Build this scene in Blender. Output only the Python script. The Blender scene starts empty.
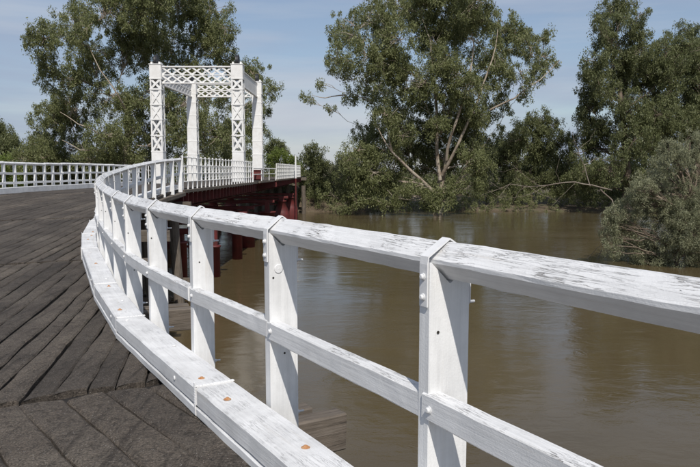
import bpy, bmesh, math, random
import numpy as np
from mathutils import Vector, Matrix

random.seed(7)
RNG = np.random.default_rng(11)
sc = bpy.context.scene
COL = sc.collection

# ------------------------------------------------------------------ camera
EYE = 1.455
FPX = 680.0
cam_d = bpy.data.cameras.new("camera")
cam = bpy.data.objects.new("camera", cam_d)
COL.objects.link(cam)
cam_d.sensor_width = 36.0
cam_d.lens = 36.0 * FPX / 700.0
cam_d.clip_start = 0.07
cam_d.clip_end = 4000.0
cam.location = (0, 0, EYE)
cam.rotation_euler = (math.radians(90 - 5.33), 0, 0)
sc.camera = cam

# ------------------------------------------------------------------ sky
SUN = Vector((0.118, -0.659, 0.743)).normalized()
SUN_EL = math.asin(SUN.z)
SUN_AZ = math.atan2(SUN.x, SUN.y)
world = bpy.data.worlds.new("World")
sc.world = world
world.use_nodes = True
wn = world.node_tree.nodes
wl = world.node_tree.links
for n in list(wn):
    wn.remove(n)
w_out = wn.new('ShaderNodeOutputWorld')
w_bg = wn.new('ShaderNodeBackground')
w_bg.inputs['Strength'].default_value = 0.10
w_sky = wn.new('ShaderNodeTexSky')
w_sky.sky_type = 'NISHITA'
w_sky.sun_disc = False
w_sky.sun_elevation = SUN_EL
w_sky.sun_rotation = SUN_AZ
w_sky.air_density = 1.0
w_sky.dust_density = 0.6
w_sky.ozone_density = 1.2
w_tc = wn.new('ShaderNodeTexCoord')
w_map = wn.new('ShaderNodeMapping')
w_map.inputs['Scale'].default_value = (1.3, 1.3, 8.0)
w_map.inputs['Location'].default_value = (0.4, 0.9, 0.35)
w_noise = wn.new('ShaderNodeTexNoise')
w_noise.inputs['Scale'].default_value = 1.7
w_noise.inputs['Detail'].default_value = 7.0
w_noise.inputs['Roughness'].default_value = 0.55
w_noise.inputs['Distortion'].default_value = 0.3
w_ramp = wn.new('ShaderNodeValToRGB')
w_ramp.color_ramp.elements[0].position = 0.40
w_ramp.color_ramp.elements[0].color = (0.36, 0.36, 0.36, 1)
w_ramp.color_ramp.elements[1].position = 0.66
w_ramp.color_ramp.elements[1].color = (0.95, 0.95, 0.95, 1)
w_mix = wn.new('ShaderNodeMixRGB')
w_mix.inputs['Color2'].default_value = (3.5, 4.15, 5.5, 1)
wl.new(w_tc.outputs['Generated'], w_map.inputs['Vector'])
wl.new(w_map.outputs['Vector'], w_noise.inputs['Vector'])
wl.new(w_noise.outputs['Fac'], w_ramp.inputs['Fac'])
wl.new(w_ramp.outputs['Color'], w_mix.inputs['Fac'])
wl.new(w_sky.outputs['Color'], w_mix.inputs['Color1'])
# thin lit streaks of high cloud
w_map2 = wn.new('ShaderNodeMapping')
w_map2.inputs['Scale'].default_value = (1.1, 1.1, 11.0)
w_map2.inputs['Location'].default_value = (2.4, 0.2, 1.35)
w_noise2 = wn.new('ShaderNodeTexNoise')
w_noise2.inputs['Scale'].default_value = 1.5
w_noise2.inputs['Detail'].default_value = 6.0
w_noise2.inputs['Roughness'].default_value = 0.5
w_ramp2 = wn.new('ShaderNodeValToRGB')
w_ramp2.color_ramp.elements[0].position = 0.46
w_ramp2.color_ramp.elements[0].color = (0, 0, 0, 1)
w_ramp2.color_ramp.elements[1].position = 0.70
w_ramp2.color_ramp.elements[1].color = (0.6, 0.6, 0.6, 1)
w_mix2 = wn.new('ShaderNodeMixRGB')
w_mix2.inputs['Color2'].default_value = (6.0, 6.2, 6.7, 1)
wl.new(w_tc.outputs['Generated'], w_map2.inputs['Vector'])
wl.new(w_map2.outputs['Vector'], w_noise2.inputs['Vector'])
wl.new(w_noise2.outputs['Fac'], w_ramp2.inputs['Fac'])
wl.new(w_ramp2.outputs['Color'], w_mix2.inputs['Fac'])
wl.new(w_mix.outputs['Color'], w_mix2.inputs['Color1'])
wl.new(w_mix2.outputs['Color'], w_bg.inputs['Color'])
wl.new(w_bg.outputs['Background'], w_out.inputs['Surface'])

# ------------------------------------------------------------------ sun
sun_d = bpy.data.lights.new("sun", 'SUN')
sun_d.energy = 4.0
sun_d.angle = math.radians(0.53)
sun_d.color = (1.0, 0.95, 0.88)
sun = bpy.data.objects.new("sun", sun_d)
COL.objects.link(sun)
sun.rotation_euler = SUN.to_track_quat('Z', 'Y').to_euler()
sun.location = (10, -40, 40)

sc.view_settings.view_transform = 'Standard'
sc.view_settings.look = 'None'
sc.view_settings.gamma = 1.0
sc.view_settings.use_curve_mapping = False
sc.view_settings.exposure = 0.0
sc.render.engine = 'CYCLES'
sc.render.resolution_x = 1024
sc.render.resolution_y = 683

# ------------------------------------------------------------------ object helpers
WM = {}          # world matrix of every object built here


def link(o, mw, parent=None):
    COL.objects.link(o)
    WM[o] = mw
    if parent is not None:
        o.parent = parent
        o.matrix_local = WM[parent].inverted() @ mw
    else:
        o.matrix_world = mw
    return o


def tag(o, label=None, cat=None, group=None, kind=None):
    if label: o['label'] = label
    if cat: o['category'] = cat
    if group: o['group'] = group
    if kind: o['kind'] = kind
    return o


def thing(name, loc, label, cat, group=None):
    o = bpy.data.objects.new(name, None)
    o.empty_display_size = 0.2
    link(o, Matrix.Translation(Vector(loc)))
    return tag(o, label, cat, group)


def mesh(name, verts, faces, mat, smooth=False):
    me = bpy.data.meshes.new(name)
    me.from_pydata([tuple(v) for v in verts], [], [tuple(f) for f in faces])
    if mat: me.materials.append(mat)
    if smooth:
        me.polygons.foreach_set('use_smooth', [True] * len(me.polygons))
    me.update()
    return me


def quads(name, V, F, mat, smooth=False):
    """fast mesh of quads from numpy arrays"""
    me = bpy.data.meshes.new(name)
    V = np.asarray(V, dtype=np.float32)
    F = np.asarray(F, dtype=np.int32)
    me.vertices.add(len(V))
    me.vertices.foreach_set('co', V.ravel())
    me.loops.add(F.size)
    me.loops.foreach_set('vertex_index', F.ravel())
    me.polygons.add(len(F))
    me.polygons.foreach_set('loop_start', np.arange(0, F.size, 4, dtype=np.int32))
    if mat: me.materials.append(mat)
    if smooth:
        me.polygons.foreach_set('use_smooth', np.ones(len(F), dtype=bool))
    me.update(calc_edges=True)
    return me


def put(name, me, mw, parent=None):
    return link(bpy.data.objects.new(name, me), mw, parent)


def frame(p0, p1, up=(0, 0, 1)):
    """matrix with local X from p0 to p1, local Z close to up"""
    x = (Vector(p1) - Vector(p0)).normalized()
    u = Vector(up)
    y = u.cross(x)
    if y.length < 1e-5:
        y = Vector((0, 1, 0)).cross(x)
    y.normalize()
    z = x.cross(y)
    m = Matrix((x, y, z)).transposed().to_4x4()
    m.translation = Vector(p0)
    return m


def chamfer_rect(w, h, c):
    """closed section in (y, z), chamfered corners"""
    a, b = w / 2, h / 2
    return [(-a + c, -b), (a - c, -b), (a, -b + c), (a, b - c), (a - c, b), (-a + c, b), (-a, b - c), (-a, -b + c)]


def diamond(d, c):
    a = d / 2
    k = c * 0.7071
    return [(-k, -a + k), (k, -a + k), (a - k, -k), (a - k, k), (k, a - k), (-k, a - k), (-a + k, k), (-a + k, -k)]


def prism(name, section, L, mat, nseg=1, jit=0.0, seed=0, ends=0.0, smooth=False):
    """beam of a closed section along +X, optional uneven surface"""
    rg = random.Random(seed)
    V, F = [], []
    n = len(section)
    for i in range(nseg + 1):
        x = L * i / nseg
        dy = rg.uniform(-jit, jit)
        dz = rg.uniform(-jit, jit)
        for (y, z) in section:
            xx = x
            if ends and i in (0, nseg):
                xx += rg.uniform(-ends, ends)
            V.append((xx, y + dy + rg.uniform(-jit, jit) * 0.6, z + dz + rg.uniform(-jit, jit) * 0.6))
    for i in range(nseg):
        for k in range(n):
            a = i * n + k
            b = i * n + (k + 1) % n
            F.append((a, b, b + n, a + n))
    F.append(tuple(reversed(range(n))))
    F.append(tuple(nseg * n + k for k in range(n)))
    return mesh(name, V, F, mat, smooth)


def beam(name, p0, p1, section, mat, parent=None, up=(0, 0, 1), nseg=1, jit=0.0, seed=0, ends=0.0):
    L = (Vector(p1) - Vector(p0)).length
    me = prism(name, section, L, mat, nseg, jit, seed, ends)
    return put(name, me, frame(p0, p1, up), parent)


_cache = {}


def bar(name, p0, p1, w, h, mat, parent=None, up=(0, 0, 1)):
    """plain steel bar, data shared between bars of one size"""
    L = (Vector(p1) - Vector(p0)).length
    key = (name, round(L, 2), w, h, mat.name)
    me = _cache.get(key)
    if me is None:
        me = prism(name, chamfer_rect(w, h, min(w, h) * 0.12), L, mat)
        _cache[key] = me
    return put(name, me, frame(p0, p1, up), parent)


def circle(r, n):
    return [(r * math.cos(2 * math.pi * k / n), r * math.sin(2 * math.pi * k / n)) for k in range(n)]


def rod(name, p0, p1, r, mat, parent=None, n=10):
    L = (Vector(p1) - Vector(p0)).length
    key = (name, round(L, 3), r, n, mat.name)
    me = _cache.get(key)
    if me is None:
        me = prism(name, circle(r, n), L, mat, smooth=False)
        _cache[key] = me
    return put(name, me, frame(p0, p1), parent)


def lathe(name, prof, mat, n=20):
    """profile [(r, z)] turned around z"""
    V, F = [], []
    for (r, z) in prof:
        for k in range(n):
            a = 2 * math.pi * k / n
            V.append((r * math.cos(a), r * math.sin(a), z))
    for i in range(len(prof) - 1):
        for k in range(n):
            a, b = i * n + k, i * n + (k + 1) % n
            F.append((a, b, b + n, a + n))
    F.append(tuple(reversed(range(n))))
    F.append(tuple((len(prof) - 1) * n + k for k in range(n)))
    me = mesh(name, V, F, mat)
    for p in me.polygons:
        p.use_smooth = len(p.vertices) == 4 and abs(p.normal.z) < 0.9
    return me


def plate(name, pts, t, mat, parent, mw):
    """flat polygon pts in local (x, z), thickness t along local y"""
    n = len(pts)
    V = [(x, -t / 2, z) for x, z in pts] + [(x, t / 2, z) for x, z in pts]
    F = [tuple(range(n)), tuple(reversed(range(n, 2 * n)))]
    F += [(k, k + n, (k + 1) % n + n, (k + 1) % n) for k in range(n)]
    me = mesh(name, V, F, mat)
    bm = bmesh.new(); bm.from_mesh(me)
    bmesh.ops.recalc_face_normals(bm, faces=bm.faces)
    bm.to_mesh(me); bm.free()
    return put(name, me, mw, parent)


# ------------------------------------------------------------------ materials
def new_mat(name):
    m = bpy.data.materials.new(name)
    m.use_nodes = True
    nt = m.node_tree
    b = nt.nodes['Principled BSDF']
    return m, nt, nt.nodes, nt.links, b


def noise(nt, vec, scale, detail=6, rough=0.6, dist=0.0):
    n = nt.nodes.new('ShaderNodeTexNoise')
    n.inputs['Scale'].default_value = scale
    n.inputs['Detail'].default_value = detail
    n.inputs['Roughness'].default_value = rough
    n.inputs['Distortion'].default_value = dist
    if vec: nt.links.new(vec, n.inputs['Vector'])
    return n


def ramp(nt, fac, stops):
    r = nt.nodes.new('ShaderNodeValToRGB')
    el = r.color_ramp.elements
    while len(el) > 1: el.remove(el[-1])
    for i, (p, c) in enumerate(stops):
        e = el[0] if i == 0 else el.new(p)
        e.position = p
        e.color = (*c, 1) if len(c) == 3 else c
    nt.links.new(fac, r.inputs['Fac'])
    return r


def g(v): return (v, v, v)


def mixc(nt, fac, a, b, mode='MIX'):
    m = nt.nodes.new('ShaderNodeMixRGB')
    m.blend_type = mode
    for s, v in ((m.inputs['Fac'], fac), (m.inputs['Color1'], a), (m.inputs['Color2'], b)):
        if hasattr(v, 'is_linked') or hasattr(v, 'links'):
            nt.links.new(v, s)
        elif isinstance(v, (int, float)):
            s.default_value = v
        else:
            s.default_value = (*v, 1)
    return m.outputs['Color']


def mathn(nt, op, a, b=None):
    m = nt.nodes.new('ShaderNodeMath')
    m.operation = op
    for i, v in enumerate((a, b)):
        if v is None: continue
        if isinstance(v, (int, float)): m.inputs[i].default_value = v
        else: nt.links.new(v, m.inputs[i])
    return m.outputs[0]


def obj_coords(nt, scale, rnd=True):
    """object coordinates with a random offset per object, stretched"""
    tc = nt.nodes.new('ShaderNodeTexCoord')
    mp = nt.nodes.new('ShaderNodeMapping')
    mp.inputs['Scale'].default_value = scale
    nt.links.new(tc.outputs['Object'], mp.inputs['Vector'])
    if rnd:
        oi = nt.nodes.new('ShaderNodeObjectInfo')
        cx = nt.nodes.new('ShaderNodeCombineXYZ')
        k = mathn(nt, 'MULTIPLY', oi.outputs['Random'], 37.0)
        nt.links.new(k, cx.inputs[0]); nt.links.new(k, cx.inputs[1]); nt.links.new(k, cx.inputs[2])
        nt.links.new(cx.outputs[0], mp.inputs['Location'])
    return mp.outputs['Vector']


def bump(nt, h, strength, dist, b):
    n = nt.nodes.new('ShaderNodeBump')
    n.inputs['Strength'].default_value = strength
    n.inputs['Distance'].default_value = dist
    nt.links.new(h, n.inputs['Height'])
    nt.links.new(n.outputs['Normal'], b.inputs['Normal'])
    return n


def painted_timber(name, white=(0.80, 0.80, 0.80), crack=0.0, grime=0.25, axis=(2.2, 55.0, 55.0)):
    """white paint over timber: fine grain, cracks along the length, bare patches where weathered"""
    m, nt, N, L, b = new_mat(name)
    vec = obj_coords(nt, (1.0, 1.0, 1.0))
    grain = obj_coords(nt, axis)
    gn = noise(nt, grain, 1.0, 5, 0.65)
    long_ = obj_coords(nt, (5.0, 80.0, 80.0))
    cn = noise(nt, long_, 1.0, 4, 0.6, 0.6)
    patch = noise(nt, vec, 6.0, 4, 0.6)
    fine = noise(nt, vec, 120.0, 2, 0.6)
    dirt = noise(nt, vec, 2.6, 6, 0.65)
    dr = ramp(nt, dirt.outputs['Fac'], [(0.38, white), (0.75, tuple(c * (1 - grime) for c in white))])
    gr = ramp(nt, gn.outputs['Fac'], [(0.40, g(1.0)), (0.85, g(0.80))])
    col = mixc(nt, 1.0, dr.outputs['Color'], gr.outputs['Color'], 'MULTIPLY')
    sv = obj_coords(nt, tuple(a * 0.45 for a in axis))
    sn_ = noise(nt, sv, 1.0, 4, 0.6)
    sr = ramp(nt, sn_.outputs['Fac'], [(0.60, g(0)), (0.78, g(0.45))])
    col = mixc(nt, sr.outputs['Color'], col, (0.50, 0.43, 0.34))
    height = mathn(nt, 'ADD', mathn(nt, 'MULTIPLY', gn.outputs['Fac'], 0.6), mathn(nt, 'MULTIPLY', fine.outputs['Fac'], 0.25))
    if crack > 0:
        geo = N.new('ShaderNodeNewGeometry')
        sep = N.new('ShaderNodeSeparateXYZ')
        L.new(geo.outputs['True Normal'], sep.inputs[0])
        up = ramp(nt, sep.outputs['Z'], [(0.15, g(0)), (0.45, g(1))])
        cr = ramp(nt, mathn(nt, 'ABSOLUTE', mathn(nt, 'SUBTRACT', cn.outputs['Fac'], 0.5)), [(0.008, g(1)), (0.026, g(0))])
        pr = ramp(nt, patch.outputs['Fac'], [(0.48, g(0.08)), (0.66, g(1))])
        f = mathn(nt, 'MULTIPLY', mathn(nt, 'MULTIPLY', cr.outputs['Color'], pr.outputs['Color']), up.outputs['Color'])
        f = mathn(nt, 'MULTIPLY', f, crack)
        bare = ramp(nt, fine.outputs['Fac'], [(0.35, (0.11, 0.10, 0.09)), (0.7, (0.30, 0.285, 0.265))])
        col = mixc(nt, f, col, bare.outputs['Color'])
        height = mathn(nt, 'SUBTRACT', height, mathn(nt, 'MULTIPLY', f, 1.4))
    L.new(col, b.inputs['Base Color'])
    b.inputs['Roughness'].default_value = 0.55
    b.inputs['Specular IOR Level'].default_value = 0.35
    bump(nt, height, 0.7, 0.005, b)
    return m


def simple_mat(name, col, rough=0.6, var=0.25, scale=8.0, metal=0.0, col2=None, bstr=0.3):
    m, nt, N, L, b = new_mat(name)
    vec = obj_coords(nt, (1, 1, 1))
    n1 = noise(nt, vec, scale, 7, 0.65)
    c2 = col2 or tuple(c * (1 - var) for c in col)
    r = ramp(nt, n1.outputs['Fac'], [(0.35, col), (0.70, c2)])
    L.new(r.outputs['Color'], b.inputs['Base Color'])
    b.inputs['Roughness'].default_value = rough
    b.inputs['Metallic'].default_value = metal
    n2 = noise(nt, vec, scale * 6, 3, 0.6)
    bump(nt, n2.outputs['Fac'], bstr, 0.003, b)
    return m


def timber_mat(name, c1, c2, c3):
    m, nt, N, L, b = new_mat(name)
    grain = obj_coords(nt, (2.4, 55, 55))
    vec = obj_coords(nt, (1, 1, 1))
    gn = noise(nt, grain, 1.0, 6, 0.7, 0.4)
    pn = noise(nt, vec, 3.0, 5, 0.6)
    r = ramp(nt, gn.outputs['Fac'], [(0.30, c3), (0.48, c1), (0.75, c2)])
    r2 = ramp(nt, pn.outputs['Fac'], [(0.3, g(1.0)), (0.75, g(0.6))])
    L.new(mixc(nt, 1.0, r.outputs['Color'], r2.outputs['Color'], 'MULTIPLY'), b.inputs['Base Color'])
    b.inputs['Roughness'].default_value = 0.85
    bump(nt, gn.outputs['Fac'], 0.8, 0.01, b)
    return m


M_RAIL = painted_timber('worn_white_rail_paint', crack=0.95, grime=0.2)
M_POST = painted_timber('white_post_paint', (0.84, 0.84, 0.835), crack=0.0, grime=0.22, axis=(38.0, 38.0, 2.0))
M_KERB = painted_timber('white_kerb_paint', (0.78, 0.78, 0.78), crack=0.3, grime=0.3)
M_STRAP = simple_mat('white_painted_iron', (0.78, 0.78, 0.78), 0.45, 0.15, 14)
M_WSTEEL = simple_mat('white_painted_steel', (0.80, 0.80, 0.79), 0.5, 0.25, 2.2, col2=(0.68, 0.665, 0.64))
M_RUST = simple_mat('rusty_iron', (0.36, 0.14, 0.045), 0.8, 0.5, 60, col2=(0.55, 0.36, 0.2))
M_HOLE = simple_mat('dark_bolt_hole', (0.03, 0.025, 0.02), 0.9, 0.3, 40)
M_RED = simple_mat('red_oxide_steel', (0.14, 0.019, 0.018), 0.6, 0.45, 2.2, col2=(0.065, 0.015, 0.013))
M_BLACK = simple_mat('black_sheave_iron', (0.02, 0.02, 0.022), 0.5, 0.3, 6)
M_TIMBER = timber_mat('weathered_grey_timber', (0.150, 0.122, 0.095), (0.205, 0.176, 0.148), (0.040, 0.032, 0.026))
M_DARKTIMBER = timber_mat('dark_wet_timber', (0.075, 0.06, 0.047), (0.11, 0.09, 0.07), (0.03, 0.024, 0.02))


def bitumen_mat():
    m, nt, N, L, b = new_mat('worn_bitumen')
    geo = N.new('ShaderNodeNewGeometry')
    pos = geo.outputs['Position']
    big = noise(nt, pos, 1.1, 6, 0.65)
    mp = N.new('ShaderNodeMapping')
    mp.inputs['Rotation'].default_value = (0, 0, math.radians(-12))
    mp.inputs['Scale'].default_value = (13.0, 0.7, 1)
    L.new(pos, mp.inputs['Vector'])
    streak = noise(nt, mp.outputs['Vector'], 1.0, 6, 0.7, 0.5)
    chips = N.new('ShaderNodeTexVoronoi')
    chips.inputs['Scale'].default_value = 120.0
    L.new(pos, chips.inputs['Vector'])
    fine = noise(nt, pos, 85.0, 3, 0.7)
    base = ramp(nt, big.outputs['Fac'], [(0.30, (0.066, 0.055, 0.046)), (0.52, (0.100, 0.085, 0.071)), (0.75, (0.148, 0.128, 0.106))])
    mott = noise(nt, pos, 13.0, 6, 0.75, 0.6)
    mo = ramp(nt, mott.outputs['Fac'], [(0.34, g(0.42)), (0.46, g(0.92)), (0.6, g(1.0)), (0.75, g(1.3))])
    st = ramp(nt, streak.outputs['Fac'], [(0.35, (0.55, 0.54, 0.54)), (0.46, g(1.0)), (0.7, (1.12, 1.1, 1.08))])
    oi = N.new('ShaderNodeObjectInfo')
    tone = ramp(nt, oi.outputs['Random'], [(0.0, (0.70, 0.69, 0.68)), (0.5, (0.95, 0.94, 0.93)), (1.0, (1.18, 1.15, 1.10))])
    col = mixc(nt, 1.0, base.outputs['Color'], st.outputs['Color'], 'MULTIPLY')
    col = mixc(nt, 1.0, col, mo.outputs['Color'], 'MULTIPLY')
    col = mixc(nt, 1.0, col, tone.outputs['Color'], 'MULTIPLY')
    fr = ramp(nt, fine.outputs['Fac'], [(0.30, g(0.35)), (0.5, g(1.0)), (0.70, g(1.75))])
    col = mixc(nt, 1.0, col, fr.outputs['Color'], 'MULTIPLY')
    sepc = N.new('ShaderNodeSeparateColor')
    L.new(chips.outputs['Color'], sepc.inputs[0])
    cf = ramp(nt, sepc.outputs[0], [(0.94, g(0)), (0.96, g(1))])
    cd = ramp(nt, chips.outputs['Distance'], [(0.25, g(1)), (0.4, g(0))])
    col = mixc(nt, mathn(nt, 'MULTIPLY', cf.outputs['Color'], cd.outputs['Color']), col, (0.28, 0.26, 0.24))
    L.new(col, b.inputs['Base Color'])
    b.inputs['Roughness'].default_value = 0.88
    b.inputs['Specular IOR Level'].default_value = 0.3
    h = mathn(nt, 'ADD', mathn(nt, 'MULTIPLY', fine.outputs['Fac'], 0.5), mathn(nt, 'MULTIPLY', streak.outputs['Fac'], 0.8))
    h = mathn(nt, 'ADD', h, mathn(nt, 'MULTIPLY', mott.outputs['Fac'], 1.0))
    bump(nt, h, 0.9, 0.03, b)
    return m


M_BIT = bitumen_mat()
M_TAR = simple_mat('black_tar_base', (0.016, 0.014, 0.013), 0.9, 0.4, 10)


def water_mat():
    m, nt, N, L, b = new_mat('muddy_river_water')
    geo = N.new('ShaderNodeNewGeometry')
    mp = N.new('ShaderNodeMapping')
    mp.inputs['Scale'].default_value = (0.6, 1.0, 1)
    L.new(geo.outputs['Position'], mp.inputs['Vector'])
    n1 = noise(nt, mp.outputs['Vector'], 2.3, 5, 0.6, 0.5)
    n2 = noise(nt, mp.outputs['Vector'], 0.28, 3, 0.5, 0.8)
    n3 = noise(nt, mp.outputs['Vector'], 0.10, 4, 0.6, 1.0)
    mud = ramp(nt, n3.outputs['Fac'], [(0.3, (0.080, 0.060, 0.030)), (0.7, (0.102, 0.077, 0.040))])
    L.new(mud.outputs['Color'], b.inputs['Base Color'])
    rr = ramp(nt, n3.outputs['Fac'], [(0.35, g(0.06)), (0.65, g(0.14))])
    L.new(rr.outputs['Color'], b.inputs['Roughness'])
    b.inputs['IOR'].default_value = 1.33
    calm = ramp(nt, n2.outputs['Fac'], [(0.35, g(0.25)), (0.62, g(1.0))])
    h = mathn(nt, 'ADD', mathn(nt, 'MULTIPLY', mathn(nt, 'MULTIPLY', n1.outputs['Fac'], calm.outputs['Color']), 0.55), mathn(nt, 'MULTIPLY', n2.outputs['Fac'], 0.8))
    bump(nt, h, 0.27, 0.11, b)
    return m


M_WATER = water_mat()


def ground_mat():
    m, nt, N, L, b = new_mat('dry_bank_soil')
    geo = N.new('ShaderNodeNewGeometry')
    n1 = noise(nt, geo.outputs['Position'], 0.35, 8, 0.7)
    n2 = noise(nt, geo.outputs['Position'], 5.0, 6, 0.7)
    r = ramp(nt, n1.outputs['Fac'], [(0.35, (0.085, 0.062, 0.040)), (0.5, (0.13, 0.10, 0.065)), (0.65, (0.07, 0.08, 0.030))])
    r2 = ramp(nt, n2.outputs['Fac'], [(0.3, g(0.6)), (0.7, g(1.2))])
    L.new(mixc(nt, 1.0, r.outputs['Color'], r2.outputs['Color'], 'MULTIPLY'), b.inputs['Base Color'])
    b.inputs['Roughness'].default_value = 0.95
    bump(nt, n2.outputs['Fac'], 0.8, 0.1, b)
    return m


M_GROUND = ground_mat()


def leaf_mat(name, dark, mid, light, trans=0.42):
    m, nt, N, L, b = new_mat(name)
    geo = N.new('ShaderNodeNewGeometry')
    n1 = noise(nt, geo.outputs['Position'], 0.45, 3, 0.6)
    rnd = mathn(nt, 'MULTIPLY', geo.outputs['Random Per Island'], 0.55)
    f = mathn(nt, 'ADD', rnd, mathn(nt, 'MULTIPLY', n1.outputs['Fac'], 0.5))
    r = ramp(nt, f, [(0.15, dark), (0.5, mid), (0.85, light)])
    L.new(r.outputs['Color'], b.inputs['Base Color'])
    b.inputs['Roughness'].default_value = 0.5
    b.inputs['Specular IOR Level'].default_value = 0.35
    tr = N.new('ShaderNodeBsdfTranslucent')
    L.new(r.outputs['Color'], tr.inputs['Color'])
    mx = N.new('ShaderNodeMixShader')
    mx.inputs[0].default_value = trans
    L.new(b.outputs[0], mx.inputs[1]); L.new(tr.outputs[0], mx.inputs[2])
    L.new(mx.outputs[0], N['Material Output'].inputs['Surface'])
    return m


M_LEAF = leaf_mat('gum_leaves', (0.090, 0.104, 0.036), (0.187, 0.207, 0.085), (0.305, 0.318, 0.158))
M_LEAF_D = leaf_mat('dark_gum_leaves', (0.075, 0.088, 0.035), (0.155, 0.174, 0.074), (0.255, 0.268, 0.130))
M_LEAF_G = leaf_mat('grey_green_leaves', (0.14, 0.15, 0.085), (0.265, 0.275, 0.165), (0.38, 0.38, 0.25))
M_LEAF_B = leaf_mat('bright_bush_leaves', (0.085, 0.120, 0.022), (0.160, 0.210, 0.045), (0.230, 0.275, 0.075))


def bark_mat(name, c1, c2, c3):
    m, nt, N, L, b = new_mat(name)
    geo = N.new('ShaderNodeNewGeometry')
    n1 = noise(nt, geo.outputs['Position'], 0.9, 6, 0.65, 0.5)
    n2 = noise(nt, geo.outputs['Position'], 8.0, 4, 0.6)
    r = ramp(nt, n1.outputs['Fac'], [(0.32, c3), (0.47, c1), (0.7, c2)])
    L.new(r.outputs['Color'], b.inputs['Base Color'])
    b.inputs['Roughness'].default_value = 0.8
    bump(nt, n2.outputs['Fac'], 0.5, 0.03, b)
    return m


M_BARK = bark_mat('pale_gum_bark', (0.33, 0.27, 0.21), (0.46, 0.41, 0.34), (0.16, 0.115, 0.08))
M_BARK_D = bark_mat('dark_bark', (0.15, 0.115, 0.085), (0.24, 0.19, 0.145), (0.07, 0.05, 0.037))
M_DEAD = bark_mat('bleached_dead_wood', (0.19, 0.155, 0.125), (0.28, 0.24, 0.20), (0.10, 0.078, 0.06))

# ------------------------------------------------------------------ layout of the bridge
STN = [(14.0, -21.4), (8.0, -11.0), (4.0, -4.05), (2.52, -1.4), (1.77, -0.1), (1.02, 1.19), (0.28, 2.46), (-0.45, 3.67), (-1.12, 4.72), (-1.73, 5.77),
       (-2.29, 6.87), (-2.81, 8.0), (-3.33, 9.15), (-3.82, 10.3), (-4.29, 11.45), (-4.72, 12.6), (-5.13, 13.8), (-5.48, 15.0), (-5.78, 16.2), (-6.02, 17.4), (-6.20, 18.6),
       (-6.33, 19.8), (-6.42, 21.0), (-6.48, 22.2), (-6.52, 23.5), (-6.54, 24.75), (-6.55, 26.0)]
SLOPE = 0.0139
Y_END = 80.0
_sy = np.array([p[1] for p in STN] + [90.0])
_sx = np.array([p[0] for p in STN] + [-6.55 + SLOPE * 64])


def xr(y): return float(np.interp(y, _sy, _sx))


def tangent(y, e=1.2):
    t = Vector((xr(y + e) - xr(y - e), 2 * e, 0))
    return t.normalized()


def outward(y):
    t = tangent(y)
    return Vector((t.y, -t.x, 0))          # to the water on the right


_zy = np.array([-60, 7.5, 10, 13, 17, 20, 23, 26, 90.0])
_zz = np.array([0, 0, 0.05, 0.12, 0.26, 0.44, 0.61, 0.72, 0.70])


def dz(y): return float(np.interp(y, _zy, _zz))


WIDTH = 7.1


def fall(y): return float(np.interp(y, [6.0, 22.0], [0.0, 0.20]))      # the deck tips a little to the left



def right_pt(y, off=0.0, z=0.0):
    """point at station y, off metres outward of the posts' road face"""
    o = outward(y)
    return Vector((xr(y) + o.x * off, y + o.y * off, dz(y) + fall(y) * min(0.0, off) / WIDTH + z))


def left_pt(y, off=0.0, z=0.0):
    o = outward(y)
    return Vector((xr(y) - o.x * (WIDTH + off), y - o.y * (WIDTH + off), dz(y) - fall(y) * (WIDTH + off) / WIDTH + z))


def at(px, py, d):
    """a place d metres away in the direction of (px, py)"""
    c = math.cos(math.radians(5.33)); s = math.sin(math.radians(5.33))
    vx = (px - 350) / FPX; vy = -(py - 233.5) / FPX
    fy = c + vy * s; fz = -s + vy * c
    k = d / fy
    return Vector((vx * k, d, EYE + fz * k))


WATER_Z = EYE - 5.2

# ------------------------------------------------------------------ ground and river
def ground_height(x, y):
    far = 84.5 + 2.2 * math.sin(x * 0.055 + 0.8) + 1.0 * math.sin(x * 0.19)
    t = (y - far)
    if t > -6:
        h = -6.0 + 2.6 * min(1, max(0, (t + 6) / 7.0)) + 0.8 * min(1, max(0, (t - 1) / 18.0))
        ramp_ = max(0.0, 1 - abs(x + 10.0) / 14.0)
        h += ramp_ * min(1, max(0, (t + 1.5) / 6.0)) * 3.2
    else:
        n = -16.0 - y
        h = -6.0 + 5.2 * min(1, max(0, n / 8.0))
    return h + 0.12 * math.sin(x * 0.7 + y * 0.3) * math.sin(y * 0.5 - x * 0.2)


gx = np.concatenate([np.linspace(-900, -130, 10), np.linspace(-120, 120, 97), np.linspace(130, 900, 10)])
gy = np.concatenate([np.linspace(-500, -40, 8), np.linspace(-36, -4, 17), np.linspace(4, 74, 6), np.linspace(76, 112, 37), np.linspace(120, 1600, 12)])
GV = [(x, y, ground_height(x, y)) for y in gy for x in gx]
nx = len(gx)
GF = [(j * nx + i, j * nx + i + 1, (j + 1) * nx + i + 1, (j + 1) * nx + i) for j in range(len(gy) - 1) for i in range(nx - 1)]
ground = put('ground', quads('ground', GV, GF, M_GROUND, True), Matrix())
tag(ground, 'brown river bank with dry grass beyond the water', 'ground', kind='structure')

RV = [(x, y, WATER_Z) for y in (-60, 20, 60, 100) for x in (-700, -60, 60, 700)]
RF = [(j * 4 + i, j * 4 + i + 1, (j + 1) * 4 + i + 1, (j + 1) * 4 + i) for j in range(3) for i in range(3)]
river = put('river', quads('river', RV, RF, M_WATER), Matrix())
tag(river, 'muddy brown river in flood under the bridge', 'river', kind='structure')

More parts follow.
